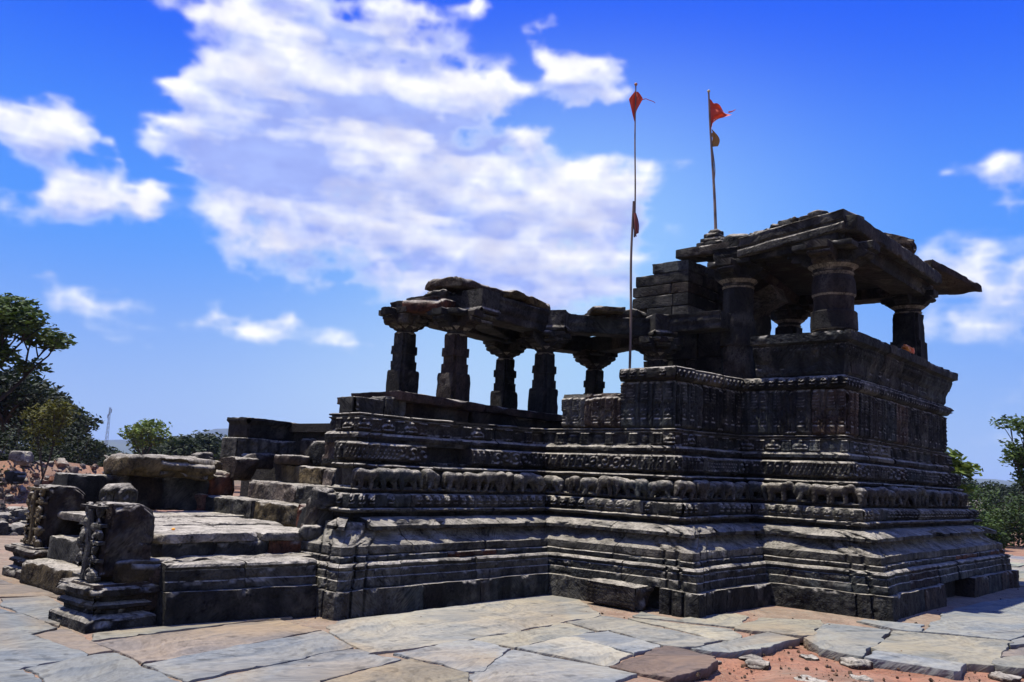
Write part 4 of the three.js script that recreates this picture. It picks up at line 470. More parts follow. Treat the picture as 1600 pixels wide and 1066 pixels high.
// ------------------------------------------------------------------ stair with its carved ends
{
  const st = thing('stone_stairway', 'worn stone stairway climbing from the carved end blocks to the temple floor', 'stairs');
  const B = (n, size, pos, opt, rot) => stone(st, n, size, pos, { res: 0.035, amp: 0.02, cuts: 5, cut: 0.86, ...opt }, rot);
  // plain side courses carrying on from the temple base
  const SIDE = line([[4.62, -8.42], [6.3, -8.2]]);
  const o = { path: SIDE, ratha: false };
  course(st, 'plinth_course', 0, [[0.4, 0.325], [0, 0.325], [0, -0.1], [0.4, -0.1]], { ...o, seed: 41, len: 1.8, base: BASALT, rough: 1.6, chip: 0.03 });
  course(st, 'panelled_course', 0.07, [[0.45, 0.615], [0.12, 0.612], [0.07, 0.6], [0.055, 0.575], [0.07, 0.55], [0.1, 0.545], [0.085, 0.535], [0.08, 0.43], [0.065, 0.42], [0.06, 0.335], [0.45, 0.33]], { ...o, seed: 42, len: 1.0, base: GREY.map((c) => c * 0.8), reliefs: { 6: CV.tri }, res: 0.022 });
  B('rubble_fill', [2.1, 0.5, 0.5], [5.55, 0.35, -8.9], { seed: 601, base: BROWN, amp: 0.05 });
  B('step', [0.55, 0.3, 2.3], [4.98, 0.13, -11.2], { seed: 602, base: OCHRE.map((c) => c * 0.8), bevel: 0.03, amp: 0.03 });
  B('step', [0.5, 0.3, 2.5], [5.28, 0.42, -11.1], { seed: 603, base: GREY });
  B('landing_fill', [1.9, 0.7, 3.4], [6.45, 0.4, -10.9], { seed: 599, base: BROWN, cuts: 0, res: 0.15 });
  B('riser_stone', [0.7, 0.56, 1.1], [5.12, 0.44, -9.56], { seed: 598, base: BASALT, cuts: 0 });
  // landing slabs
  for (const [x, z, w, d, y, s] of [[5.35, -9.5, 1.24, 1.24, 0.72, 604], [6.47, -9.5, 0.99, 1.24, 0.715, 605], [5.55, -10.78, 1.0, 1.3, 0.732, 606], [6.62, -10.78, 1.1, 1.3, 0.735, 607], [5.9, -12.0, 1.5, 1.12, 0.75, 608], [7.05, -12.0, 0.78, 1.12, 0.752, 609]]) B('landing_slab', [w, 0.1, d], [x, y + 0.08, z], { seed: s, base: s % 2 ? [0.16, 0.14, 0.11] : [0.19, 0.165, 0.13], amp: 0.01, bevel: 0.018, dustAndSun: 1.2 });
  for (const [x0, w, s] of [[5.1, 0.62, 610], [5.75, 0.7, 611], [6.4, 0.62, 612]]) B('riser_stone', [w, 0.3, 0.34], [x0 + 0.0, 0.63, -9.08], { seed: s, base: s === 612 ? RUST : BASALT, amp: 0.05, bevel: 0.04 });
  const flight = (x, y, z0, z1, h, parts, seed) => { const L = (z1 - z0) / parts; for (let k = 0; k < parts; k++) B('step', [0.62, h, L - 0.012], [x + 0.31, y - h / 2 + 0.03 * (1 - k / parts), z0 + L * (k + 0.5)], { seed: seed + k, base: [OCHRE.map((c) => c * 0.85), [0.12, 0.095, 0.07], GREY][(seed + k) % 3], amp: 0.03, bevel: 0.025, relief: (px, py, pz, f) => (f === 'left' ? [0.02 * fbm(py * 9, pz * 9, seed, 4), 0, 0] : [0, 0, 0]) }, [0.014, 0, 0]); };
  flight(7.35, 1.08, -12.55, -9.95, 0.3, 2, 620); flight(7.72, 1.34, -12.0, -9.55, 0.3, 2, 625); flight(8.08, 1.6, -11.7, -9.6, 0.3, 2, 630);
  B('step_end_stone', [0.3, 0.34, 0.3], [7.3, 0.98, -9.78], { seed: 635, base: RUST, amp: 0.06, bevel: 0.05 }); B('step_end_stone', [0.28, 0.36, 0.34], [7.32, 0.95, -12.75], { seed: 636, base: RUST, amp: 0.06, bevel: 0.05 });
  // broken masonry between the flight and the temple corner
  for (const [x, y, z, w, h, d, s, b] of [[7.05, 0.98, -9.3, 0.4, 0.4, 0.45, 640, BASALT], [7.35, 1.2, -9.4, 0.4, 0.34, 0.35, 641, GREY], [6.8, 1.05, -8.95, 0.26, 0.4, 0.3, 642, BASALT], [7.55, 1.42, -9.3, 0.45, 0.36, 0.4, 643, BASALT], [7.0, 0.72, -9.15, 0.6, 0.4, 0.4, 644, BROWN], [6.62, 0.84, -8.85, 0.28, 0.2, 0.2, 645, GREY], [7.5, 1.88, -9.4, 0.5, 0.36, 0.4, 646, BROWN], [6.78, 1.24, -8.85, 0.26, 0.26, 0.26, 647, BASALT]]) B('broken_stone', [w, h, d], [x, y, z], { seed: s, base: b, cuts: 10, cut: 0.6, amp: 0.05, bevel: 0.05, freq: 4, res: 0.03 });
  // upper landing stones
  for (const [x, y, z, w, h, d, s, b] of [[8.62, 1.84, -10.95, 0.5, 0.42, 0.9, 650, BASALT], [8.62, 1.83, -10.1, 0.45, 0.42, 0.72, 651, BROWN], [8.66, 2.1, -10.6, 0.5, 0.26, 0.6, 652, GREY], [8.66, 2.12, -9.9, 0.5, 0.3, 0.75, 653, BASALT], [8.15, 1.72, -11.5, 0.4, 0.14, 0.5, 654, BROWN]]) B('broken_stone', [w, h, d], [x, y, z], { seed: s, base: b, cuts: 8, cut: 0.7, amp: 0.04, bevel: 0.04, freq: 4 });
  // far flank of the stair: slab, wall and carved block
  B('flank_wall_stone', [0.72, 0.5, 0.5], [6.35, 1.14, -12.85], { seed: 660, base: BROWN.map((c) => c * 0.6) }); B('flank_wall_stone', [0.8, 0.5, 0.5], [7.05, 1.14, -12.85], { seed: 661, base: BASALT });
  B('flank_wall_stone', [1.0, 0.5, 0.45], [5.8, 1.12, -13.0], { seed: 662, base: BASALT, amp: 0.03 }); B('flank_wall_stone', [0.95, 0.46, 0.45], [5.72, 0.66, -12.85], { seed: 663, base: BASALT });
  B('flank_slab', [1.55, 0.3, 0.8], [6.72, 1.53, -12.75], { seed: 664, base: OCHRE, amp: 0.07, bevel: 0.07, freq: 2.4 }, [0.05, 0.04, -0.01]);
  for (const [x, y, z, w, h, d, s, b] of [[7.65, 1.25, -12.85, 0.5, 0.5, 0.5, 665, RUST], [7.95, 1.55, -12.7, 0.5, 0.34, 0.5, 666, BROWN], [7.75, 1.5, -13.05, 0.45, 0.3, 0.4, 667, OCHRE], [8.25, 1.68, -12.75, 0.6, 0.25, 0.5, 668, BROWN], [7.5, 1.66, -13.0, 0.3, 0.22, 0.3, 669, GREY]]) B('broken_stone', [w, h, d], [x, y, z], { seed: s, base: b, cuts: 10, cut: 0.6, amp: 0.05, bevel: 0.05, freq: 4, res: 0.035 });
  B('carved_block', [1.3, 0.34, 0.5], [8.55, 1.87, -12.9], { seed: 670, cuts: 0, base: GREY, res: 0.016, amp: 0.02, relief: (x, y, z, f) => (f === 'front' ? [0, 0, 0.025 * sm(0.2, 0.1, Math.abs(((x / 0.19) % 1 + 1) % 1 - 0.5) ) + 0.012 * fbm(x * 20, y * 20, 4, 2)] : [0, 0, 0]) }, [0, -0.05, -0.01]);
  B('flank_lip_slab', [1.8, 0.34, 0.6], [9.0, 2.2, -13.0], { seed: 671, cuts: 0, base: BASALT, res: 0.035, amp: 0.03, relief: (x, y, z, f) => (f === 'front' || f === 'left' ? [f === 'left' ? -(y > 0.09 ? 0.05 : 0) : 0, 0, f === 'front' ? (y > 0.09 ? 0.05 : 0) : 0] : [0, 0, 0]) }, [0, 0, -0.02]);
  B('broken_stone', [0.7, 0.3, 0.5], [9.3, 1.95, -12.2], { seed: 672, base: BASALT, amp: 0.06, bevel: 0.05 });
}
// the carved end blocks, each a base with mouldings and a worn figure
function endBlock(label, pos, w, d, H, seed, lean, baseTint) {
  const t = thing('carved_end_block', label, 'carved block', pos);
  const path = line([[0, 0], [w, 0], [w, -d], [0, -d]], true);
  const gb = new GB(), prof = [[0.2, 0.4], [0.02, 0.395], [0, 0.37], [0.01, 0.315], [0.08, 0.29], [0.1, 0.24], [0.05, 0.215], [0.045, 0.185], [0.1, 0.16], [0.1, 0.12], [0.015, 0.09], [0, 0.07], [0, -0.08], [0.2, -0.08]];
  for (const sg of path) courseStrip(gb, sg, sg.m0 * 0.03, sg.L - sg.m1 * 0.03, sg.m0, sg.m1, 0.03, prof.map(([a, b]) => [a, b]), { seed, ratha: false, rough: 1.6, chip: 0.05, res: 0.025 });
  mesh('base', gb.build(baseTint, seed, 0.8), M.rock, t);
  mesh('base_top', hewn(w - 0.1, 0.12, d - 0.1, { seed: seed + 1, base: BROWN, amp: 0.015 }), M.rock, t, [w / 2, 0.345, -d / 2]);
  const knobs = []; const r = rng(seed); for (let k = 0; k < 60; k++) knobs.push([(r() - 0.5) * 0.9, r() * 0.96 - 0.46, 0.02 + r() * r() * 0.05]);
  mesh('figure', hewn(w * 0.74, H, d * 0.6, { seed: seed + 2, res: 0.014, amp: 0.02, freq: 5, bevel: 0.03, cuts: 9, cut: 0.8, base: BROWN.map((c) => c * 0.8), taper: [0.94, 0.9], relief: (x, y, z, f) => { if (f !== 'left' && f !== 'front') return [0, 0, 0]; let h = 0; if (f === 'left') { for (const [kz, ky, kr] of knobs) { const q = Math.hypot(z / (d * 0.6) - kz, (y - ky * H) * 1.4); if (q < kr * 2) h = Math.max(h, kr * 1.1 * Math.sqrt(Math.max(0, 1 - (q / (kr * 2)) ** 2))); } const v = y / H; h *= 0.35; h += 0.006 * Math.cos(v * 26) * sm(0.5, 0.3, Math.abs(v)) - 0.05 * sm(0.06, 0.02, Math.abs(z + 0.03)); return [-h, 0, 0]; } return [0, 0, 0.02 * fbm(x * 7 + seed, y * 7, 2, 3)]; }, shape: (x, y, z) => [x + lean * (y + H / 2), y - 0.12 * sm(0.05, 0.32, x) * (y > 0 ? 1 : 0), z] }), M.rock, t, [w * 0.56, 0.39 + H / 2, -d * 0.42]);
  const rc = rng(seed + 9), parts = [], put = (g, x, y, z, sx = 1, sy = 1, sz = 1) => { g.scale(sx, sy, sz); g.translate(x, y, z); parts.push(g.toNonIndexed()); };
  const fx = w * 0.56 - w * 0.37, zc = -d * 0.42, Y0 = 0.42;
  for (let row = 0; row < 6; row++) for (const cz of [-0.13, 0.12]) { const y = Y0 + (row + 0.5) * H / 6.3, z = zc + cz * d * 1.25 + (rc() - 0.5) * 0.03; if (rc() < 0.12) continue; const tg = new THREE.TorusGeometry(0.035 + rc() * 0.018, 0.018 + rc() * 0.008, 7, 14, 4.2 + rc() * 1.9); tg.rotateZ(rc() * 6); tg.rotateY(Math.PI / 2); put(tg, fx - 0.035 + lean * (y - 0.4), y, z); put(new THREE.SphereGeometry(0.024, 8, 6), fx - 0.04 + lean * (y - 0.4), y, z); }
  for (let k = 0; k < 9; k++) put(new THREE.SphereGeometry(0.04 + rc() * 0.03, 9, 7), fx - 0.02, Y0 + 0.02 + rc() * (H - 0.08), zc + (rc() - 0.5) * d * 0.5, 0.7, 1, 1);
  put(new THREE.CylinderGeometry(0.03, 0.045, H * 0.86, 8, 6), fx - 0.03, Y0 + H * 0.44, zc);
  for (let k = 0; k < 5; k++) put(new THREE.BoxGeometry(0.07, 0.03, d * 0.56), fx - 0.012, Y0 + 0.03 + k * H / 4.6, zc);
  const cg = mergeGeometries(parts), cp = cg.attributes.position; for (let k = 0; k < cp.count; k++) { const x = cp.getX(k), y = cp.getY(k), z = cp.getZ(k); cp.setXYZ(k, x + 0.014 * fbm(x * 11 + seed, y * 11, z * 11, 3), y + 0.01 * fbm(x * 9, y * 9 + seed, z * 9, 2), z + 0.012 * fbm(x * 9 + 5, y * 9, z * 9 + seed, 2)); } cg.computeVertexNormals();
  mesh('carving', paint(triplanarUV(cg), baseTint === BROWN ? OCHRE.map((c) => c * 0.8) : GREY, seed, 0.9), M.rock, t);
  return t;
}
const near = endBlock('nearer carved end block of the stair with a worn figure on a moulded base', [3.93, 0, -8.6], 0.7, 0.85, 0.78, 701, 0.03, BASALT);
mesh('step_stone', hewn(0.7, 0.22, 0.3, { seed: 705, base: OCHRE.map((c) => c * 0.7), amp: 0.03, bevel: 0.04, res: 0.035 }), M.rock, near, [0.62, 0.5, -0.2]);
endBlock('farther carved end block of the stair, its worn figure stained orange brown', [4.86, 0, -12.35], 0.72, 1.0, 0.82, 721, 0.02, BROWN);
{ const t = thing('scroll_stone', 'pale fragment carved with a curling scroll beside the stair landing', 'carved stone', [5.62, 0.9, -12.1]);
  mesh('block', hewn(0.42, 0.34, 0.34, { seed: 741, res: 0.014, amp: 0.03, bevel: 0.09, base: GREY, relief: (x, y, z, f) => { const h = (u, v) => { const r = Math.hypot(u, v), a = Math.atan2(v, u); return 0.035 * sm(-0.1, 0.6, Math.cos(a + r * 42)) * sm(0.2, 0.14, r); }; return f === 'front' ? [0, 0, h(x, y)] : f === 'left' ? [-h(z, y), 0, 0] : [0, 0, 0]; } }), M.rock, t, [0.18, 0.2, 0], [0, 0, 0.08]); }
{ const g = new THREE.SphereGeometry(0.022, 10, 6); g.scale(1, 0.6, 1); tag(mesh('marigold', plain(g, () => [0.9, 0.42, 0.01]), M.cloth, scene, [5.1, 0.87, -9.3]), 'small yellow marigold left on the edge of the stair landing', 'flower'); }

// ------------------------------------------------------------------ flag poles
const tube = (pts, r0, r1, seg = 24, sides = 8) => { const c = new THREE.CatmullRomCurve3(pts.map((p) => new THREE.Vector3(...p))), g = new THREE.TubeGeometry(c, seg, 1, sides), p = g.attributes.position, v = new THREE.Vector3(); for (let i = 0; i <= seg; i++) { const o = c.getPointAt(i / seg), k = lerp(r0, r1, i / seg); for (let j = 0; j <= sides; j++) { const q = i * (sides + 1) + j; v.fromBufferAttribute(p, q).sub(o).multiplyScalar(k).add(o); p.setXYZ(q, v.x, v.y, v.z); } } return g; };
const bambooCol = (x, y, z) => { const j = sm(0.06, 0.0, Math.abs(((y / 0.31) % 1) - 0.5) * 0.31), t = 0.5 + 0.5 * fbm(x * 3, y * 2, z * 3, 3); return [lerp(0.2, 0.12, t) * (1 - 0.6 * j), lerp(0.13, 0.085, t) * (1 - 0.6 * j), lerp(0.075, 0.06, t) * (1 - 0.6 * j)]; };
const flagGeo = (f, nu, nv) => { const gb = new GB(); gb.grid(nu, nv, (u, v) => f(u, v)); return plain(gb.raw(), (x, y, z) => { const t = 0.5 + 0.5 * fbm(x * 5, y * 5, z * 5, 3); return [lerp(0.42, 0.55, t), lerp(0.03, 0.05, t), lerp(0.008, 0.013, t)]; }); };
{ // toward the right of the picture is +x and +z; E is a unit step that way
  const E = [0.65, 0.757];
  const a = thing('flag_pole', 'tall jointed bamboo pole with a small furled red flag rising behind the low wall', 'flag pole', [12.55, 2.3, -8.26], 0, 'bamboo flag poles on the temple');
  a.userData.group = undefined; delete a.userData.group;
  mesh('pole', plain(tube([[0, 0, 0], [0.01, 2, 0], [0.0, 3.2, -0.02], [0.01, 4.2, 0.0]], 0.024, 0.02), bambooCol), M.bamboo, a);
  mesh('upper_pole', plain(tube([[0.025, 3.55, 0.025], [0.02, 4.4, 0.02], [0.0, 5.4, 0.0], [-0.01, 6.36, 0]], 0.016, 0.011), bambooCol), M.bamboo, a);
  mesh('red_wrap', flagGeo((u, v) => { const an = u * 5.5, w = 0.028 + 0.026 * Math.sin(v * 3.1) * (0.6 + 0.5 * Math.sin(u * 17)), y = 3.98 - v * 0.34 - 0.08 * u * v; return [0.02 + Math.cos(an) * w + E[0] * 0.05 * v, y, 0.02 + Math.sin(an) * w + E[1] * 0.05 * v]; }, 24, 14), M.cloth, a); plain(a.children.at(-1).geometry, () => [0.16, 0.022, 0.012]);
  mesh('flag', flagGeo((u, v) => { const top = 6.28, h = 0.62 * (1 - Math.abs(u) * 0.35), w = 0.15 * (1 - v) * (u * 2 - 1) * sm(-0.12, 0.25, v) + 0.012 * (u * 2 - 1), fold = 0.05 * Math.sin(u * 9 + v * 4) * (1 - v); return [E[0] * w - E[1] * fold, top - v * h - 0.09 * (1 - v) * Math.abs(u * 2 - 1), E[1] * w + E[0] * fold]; }, 18, 18), M.cloth, a);
  mesh('ribbon', flagGeo((u, v) => { const w = 0.09 + u * 0.24; return [E[0] * w, 6.08 + 0.05 * Math.sin(u * 3.3) - u * 0.03 + (v - 0.5) * 0.014, E[1] * w + 0.02 * Math.sin(u * 8)]; }, 14, 1), M.cloth, a);
  mesh('finial', plain(new THREE.SphereGeometry(0.03, 10, 8), () => [0.3, 0.12, 0.05]), M.bamboo, a, [-0.01, 6.38, 0]);
  const b = thing('flag_pole', 'leaning bamboo pole with an orange red pennant planted in the stepped crest stone', 'flag pole', [13.78, 5.95, -7.3]);
  const P = (y) => [-0.055 * y * E[0] + 0.02 * Math.sin(y * 2), y, -0.055 * y * E[1]];
  mesh('pole', plain(tube([P(0), P(0.8), P(1.6), P(2.2), P(2.78)].map((q, i) => [q[0], q[1], q[2]]), 0.03, 0.016), bambooCol), M.bamboo, b);
  mesh('binding', plain(tube([[0.03 + P(0.5)[0], 0.5, P(0.5)[2]], [P(0.9)[0] - 0.03, 0.9, P(0.9)[2]], [P(1.3)[0] + 0.035, 1.3, P(1.3)[2] + 0.02], [P(1.7)[0] + 0.02, 1.75, P(1.7)[2]]], 0.009, 0.009), bambooCol), M.bamboo, b);
  mesh('flag', flagGeo((u, v) => { const o = P(2.66 - v * 0.68), reach = 0.06 + 0.3 * Math.exp(-(((v - 0.34) / 0.3) ** 2)) + 0.06 * Math.exp(-(((v - 0.36) / 0.07) ** 2)) - 0.05 * v, w = u * reach * (v < 0.95 ? 1 : 0.5), f = 0.05 * Math.sin(u * 8 + v * 13) * u + 0.03 * Math.sin(v * 22) * u; return [o[0] + E[0] * w - E[1] * f, o[1] - 0.08 * u * (1 - v) * 1.4 + 0.1 * u * sm(0.3, 0.8, v), o[2] + E[1] * w + E[0] * f]; }, 22, 26), M.cloth, b);
  mesh('flag_tail', flagGeo((u, v) => { const o = P(2.42); const w = 0.34 + u * 0.13; return [o[0] + E[0] * w, o[1] - 0.01 + 0.05 * u * u + (v - 0.5) * 0.035 * (1 - 0.6 * u), o[2] + E[1] * w + 0.015 * Math.sin(v * 3)]; }, 8, 2), M.cloth, b);
  const yl = flagGeo((u, v) => { const o = P(1.98 - v * 0.24), w = u * (0.05 + 0.11 * Math.sin(v * 2.2) * (1 - v * 0.4)); return [o[0] + E[0] * w, o[1] + u * 0.1 * (1 - v), o[2] + E[1] * w + 0.03 * Math.sin(u * 5 + v * 4)]; }, 8, 10); mesh('yellow_rag', plain(yl, () => [0.28, 0.13, 0.02]), M.cloth, b);
  mesh('finial', plain(new THREE.SphereGeometry(0.028, 10, 8), () => [0.4, 0.3, 0.1]), M.bamboo, b, [P(2.78)[0], 2.8, P(2.78)[2]]);
}

// ------------------------------------------------------------------ trees and shrubs
function leafMass(tips, { n, spread, size, col, seed, droop = 0, flat = 0.7 }) {
  const r = rng(seed), p = [], c = [], idx = [], nn = [];
  for (const [x, y, z, k] of tips) for (let i = 0; i < n * (k ?? 1); i++) {
    let a, b, e; do { a = r() * 2 - 1; b = r() * 2 - 1; e = r() * 2 - 1; } while (a * a + b * b + e * e > 1);
    const cx = x + a * spread, cy = y + b * spread * flat - droop * r(), cz = z + e * spread, s = size * (0.6 + r() * 0.8), th = r() * TP, ph = (r() - 0.5) * 1.9, ux = Math.cos(th), uz = Math.sin(th), uy = Math.sin(ph) * 0.7, q = r() * TP, vx = -uz * Math.cos(q) * 0.5, vy = Math.sin(q) * 0.5, vz = ux * Math.cos(q) * 0.5, o = p.length / 3, t = r(), f = 0.55 + 0.8 * r();
    p.push(cx - ux * s, cy - uy * s, cz - uz * s, cx + vx * s, cy + vy * s, cz + vz * s, cx + ux * s, cy + uy * s, cz + uz * s, cx - vx * s, cy - vy * s, cz - vz * s);
    const C = [lerp(col[0][0], col[1][0], t) * f, lerp(col[0][1], col[1][1], t) * f, lerp(col[0][2], col[1][2], t) * f]; for (let j = 0; j < 4; j++) c.push(...C);
    idx.push(o, o + 1, o + 2, o, o + 2, o + 3);
  }
  const g = new THREE.BufferGeometry(); g.setAttribute('position', new THREE.Float32BufferAttribute(p, 3)); g.setAttribute('color', new THREE.Float32BufferAttribute(c, 3)); g.setIndex(idx); g.computeVertexNormals(); return g;
}
// limbs grow from the trunk by forking; returns their ends
function limbs({ h, r0, seed, fork = 4, depth = 4, spread = 0.7, up = 0.35, len = 0.72, first = 0.35 }) {
  const r = rng(seed), geos = [], tips = [];
  const grow = (p, d, L, rad, k) => {
    const mid = [p[0] + d[0] * L * 0.5 + (r() - 0.5) * L * 0.12, p[1] + d[1] * L * 0.5, p[2] + d[2] * L * 0.5 + (r() - 0.5) * L * 0.12], e = [p[0] + d[0] * L, p[1] + d[1] * L, p[2] + d[2] * L];
    geos.push(tube([p, mid, e], rad, rad * 0.62, k ? 4 : 8, k > 1 ? 5 : 8));
    if (k >= depth) { tips.push([...e, 1]); return; }
    if (k >= depth - 1) tips.push([...mid, 0.6]);
    const n = k === 0 ? fork : 2 + (r() < 0.55 ? 1 : 0), a0 = r() * TP;
    for (let i = 0; i < n; i++) { const a = a0 + i / n * TP + (r() - 0.5) * 0.9, s = spread * (0.6 + r() * 0.7), nd = [d[0] * 0.75 + Math.cos(a) * s, d[1] * 0.8 + up * (r() * 0.8 + 0.3), d[2] * 0.75 + Math.sin(a) * s], l = Math.hypot(...nd); grow(e, nd.map((q) => q / l), L * len * (0.8 + r() * 0.4), rad * 0.6, k + 1); }
  };
  grow([0, 0, 0], [0.04, 1, 0.02], h * first, r0, 0);
  return { wood: plain(mergeGeometries(geos), (x, y, z) => { const f = 0.7 + 0.5 * fbm(x * 4, y * 2, z * 4, 3); return [0.085 * f, 0.066 * f, 0.05 * f]; }), tips };
}
function tree(name, label, pos, o, grp) { const t = thing(name, label, 'tree', pos, o.turn ?? 0, grp); const w = limbs(o); mesh('trunk', w.wood, M.bark, t); mesh('crown', leafMass(w.tips, o), M.leaf, t); return t; }
const polar = (az, dist) => [Math.sin(az / 57.296) * dist, -Math.cos(az / 57.296) * dist];
const GREEN = [[0.032, 0.06, 0.008], [0.075, 0.12, 0.014]], DARKG = [[0.01, 0.018, 0.004], [0.022, 0.034, 0.008]], LIME = [[0.075, 0.12, 0.01], [0.13, 0.17, 0.018]], YEL = [[0.07, 0.075, 0.008], [0.12, 0.115, 0.014]];
{
  const at = (az, d, y = -0.1) => { const [x, z] = polar(az, d); return [x, y, z]; };
  tree('broadleaf_tree', 'large dark tree with clumped leaves against the sky beside the rubble', at(17.3, 27), { h: 6.0, r0: 0.15, seed: 3, fork: 5, depth: 4, spread: 0.62, up: 0.5, len: 0.74, first: 0.3, n: 95, size: 0.08, col: GREEN.map((c) => c.map((v) => v * 0.9)), flat: 0.7, spread: 0.36 }).scale.set(1.2, 0.98, 1.2);
  tree('broadleaf_tree', 'dense dark tree standing behind the thin yellowish sapling', at(19.2, 36), { h: 7.5, r0: 0.2, seed: 8, fork: 6, depth: 4, up: 0.4, len: 0.7, first: 0.22, n: 60, size: 0.1, col: DARKG, spread: 0.66 });
  tree('broadleaf_tree', 'dark bushy tree between the large tree and the far thicket', at(21.4, 42), { h: 6.4, r0: 0.18, seed: 12, fork: 6, depth: 4, up: 0.42, len: 0.7, first: 0.2, n: 60, size: 0.11, col: DARKG.map((c) => c.map((v) => v * 1.3)), spread: 0.62 });
  tree('broadleaf_tree', 'black green tree low behind the left end of the rubble', at(17.2, 40), { h: 6.2, r0: 0.2, seed: 14, fork: 6, depth: 4, up: 0.3, len: 0.72, first: 0.16, n: 60, size: 0.12, col: DARKG, spread: 0.66 });
  tree('sapling', 'thin sapling with yellow green leaves in front of the dark trees', at(21.35, 24.5), { h: 2.4, r0: 0.035, seed: 19, fork: 4, depth: 3, up: 0.5, len: 0.62, first: 0.5, n: 34, size: 0.05, col: YEL, spread: 0.26 });
  tree('broadleaf_tree', 'small bright green tree standing alone before the distant thicket', at(26.6, 60), { h: 4.6, r0: 0.1, seed: 23, fork: 4, depth: 3, up: 0.4, len: 0.62, first: 0.35, n: 46, size: 0.13, col: LIME, spread: 0.6 });
  const gr = 'thicket of distant trees beyond the ruins', lab = 'dull green tree among others in the distant thicket beyond the ruins';
  const far = [[22.6, 62, 5.0], [23.4, 75, 4.4], [24.3, 80, 4.2], [25.2, 70, 3.2], [27.6, 66, 4.6], [28.4, 72, 5.2], [29.3, 64, 5.3], [30.2, 70, 5.2], [31.0, 66, 4.7], [31.9, 74, 4.4], [32.8, 58, 5.0], [33.6, 70, 5.2], [35, 80, 5], [37, 78, 5], [13.5, 50, 7], [11, 60, 8], [8, 66, 7]];
  const protos = [0, 1, 2].map((k) => { const w = limbs({ h: 5, r0: 0.16, seed: 40 + k, fork: 6, depth: 3, up: 0.32, len: 0.78, first: 0.2, spread: 0.75 }); return [w.wood, leafMass(w.tips, { n: 110, spread: 0.95, size: 0.17, col: [[0.015, 0.027, 0.007], [0.033, 0.05, 0.013]], seed: 50 + k, flat: 0.8 })]; });
  far.forEach(([az, d, h], i) => { const t = thing('distant_tree', lab, 'tree', at(az, d), i * 1.7, gr), s = h / 5; t.scale.setScalar(s); mesh('trunk', protos[i % 3][0], M.bark, t); mesh('crown', protos[i % 3][1], M.leaf, t); });
  const gr2 = 'trees behind the field on the far side of the temple', lab2 = 'grey green tree in the far row behind the field beside the temple';
  for (const [i, [az, d, h]] of [[70, 90, 5.0], [72.5, 100, 5.2], [74.6, 110, 5], [76.2, 120, 6], [77.8, 105, 4.6], [79.3, 95, 5], [81, 100, 7], [83, 90, 7], [86, 90, 8], [68, 95, 6]].entries()) { const t = thing('distant_tree', lab2, 'tree', at(az, d), i * 2.1, gr2), s = h / 5; t.scale.setScalar(s); mesh('trunk', protos[i % 3][0], M.bark, t); mesh('crown', protos[i % 3][1], M.leaf, t); }
  // right side: overhanging branches, shrubs
  tree('broadleaf_tree', 'open tree whose thin leafy branches reach over the field from the right', at(79.7, 23.5), { h: 3.5, r0: 0.08, seed: 66, fork: 6, depth: 4, up: 0.26, len: 0.8, first: 0.26, spread: 0.24, n: 40, size: 0.05, col: [[0.04, 0.075, 0.01], [0.08, 0.12, 0.018]] });
  tree('sapling', 'bright lime green sapling showing just behind the temple wall', at(75.5, 25.5), { h: 3.2, r0: 0.05, seed: 68, fork: 5, depth: 3, up: 0.6, len: 0.7, first: 0.3, n: 30, size: 0.1, col: LIME, spread: 0.32 });
  const shrub = (label, pos, w, h, col, seed, k = 26) => { const r = rng(seed), tips = []; for (let i = 0; i < k; i++) { const a = r() * TP, q = Math.sqrt(r()) * w; tips.push([Math.cos(a) * q, (0.15 + r() * 0.85) * h * (1 - 0.45 * q / w), Math.sin(a) * q, 1]); } const t = thing('shrub', label, 'shrub', pos); mesh('foliage', leafMass(tips, { n: 260, spread: w * 0.34, size: 0.06, col, seed, flat: 0.9 }), M.leaf, t); const st = []; for (let i = 0; i < 7; i++) { const a = r() * TP; st.push(tube([[0, 0, 0], [Math.cos(a) * w * 0.3, h * 0.4, Math.sin(a) * w * 0.3], [Math.cos(a) * w * 0.5, h * 0.8, Math.sin(a) * w * 0.5]], 0.03, 0.01, 5, 5)); } mesh('stem', plain(mergeGeometries(st), () => [0.08, 0.06, 0.04]), M.bark, t); };
  shrub('rounded dark green shrub on the field edge beside the temple base', at(78.0, 36), 1.4, 2.1, [[0.022, 0.045, 0.007], [0.045, 0.08, 0.012]], 81);
  shrub('tall dark shrub close behind the temple base under the lime sapling', at(76.0, 33), 1.1, 2.3, [[0.028, 0.056, 0.008], [0.055, 0.098, 0.013]], 82);
  shrub('spreading green shrub farthest along the field edge', at(80.2, 45), 2.0, 2.6, DARKG, 83); shrub('low bright shrub at the foot of the distant thicket', at(28.8, 48), 1.1, 1.3, LIME, 84, 14); shrub('dark hedge like shrub behind the rubble heap', at(22.3, 33), 1.6, 3.0, DARKG, 85); shrub('dark shrub under the large tree', at(18.0, 31), 2.2, 3.2, DARKG, 86); shrub('broad black green shrub beneath the dense dark tree', at(20.0, 32), 1.9, 3.3, DARKG, 87);
}

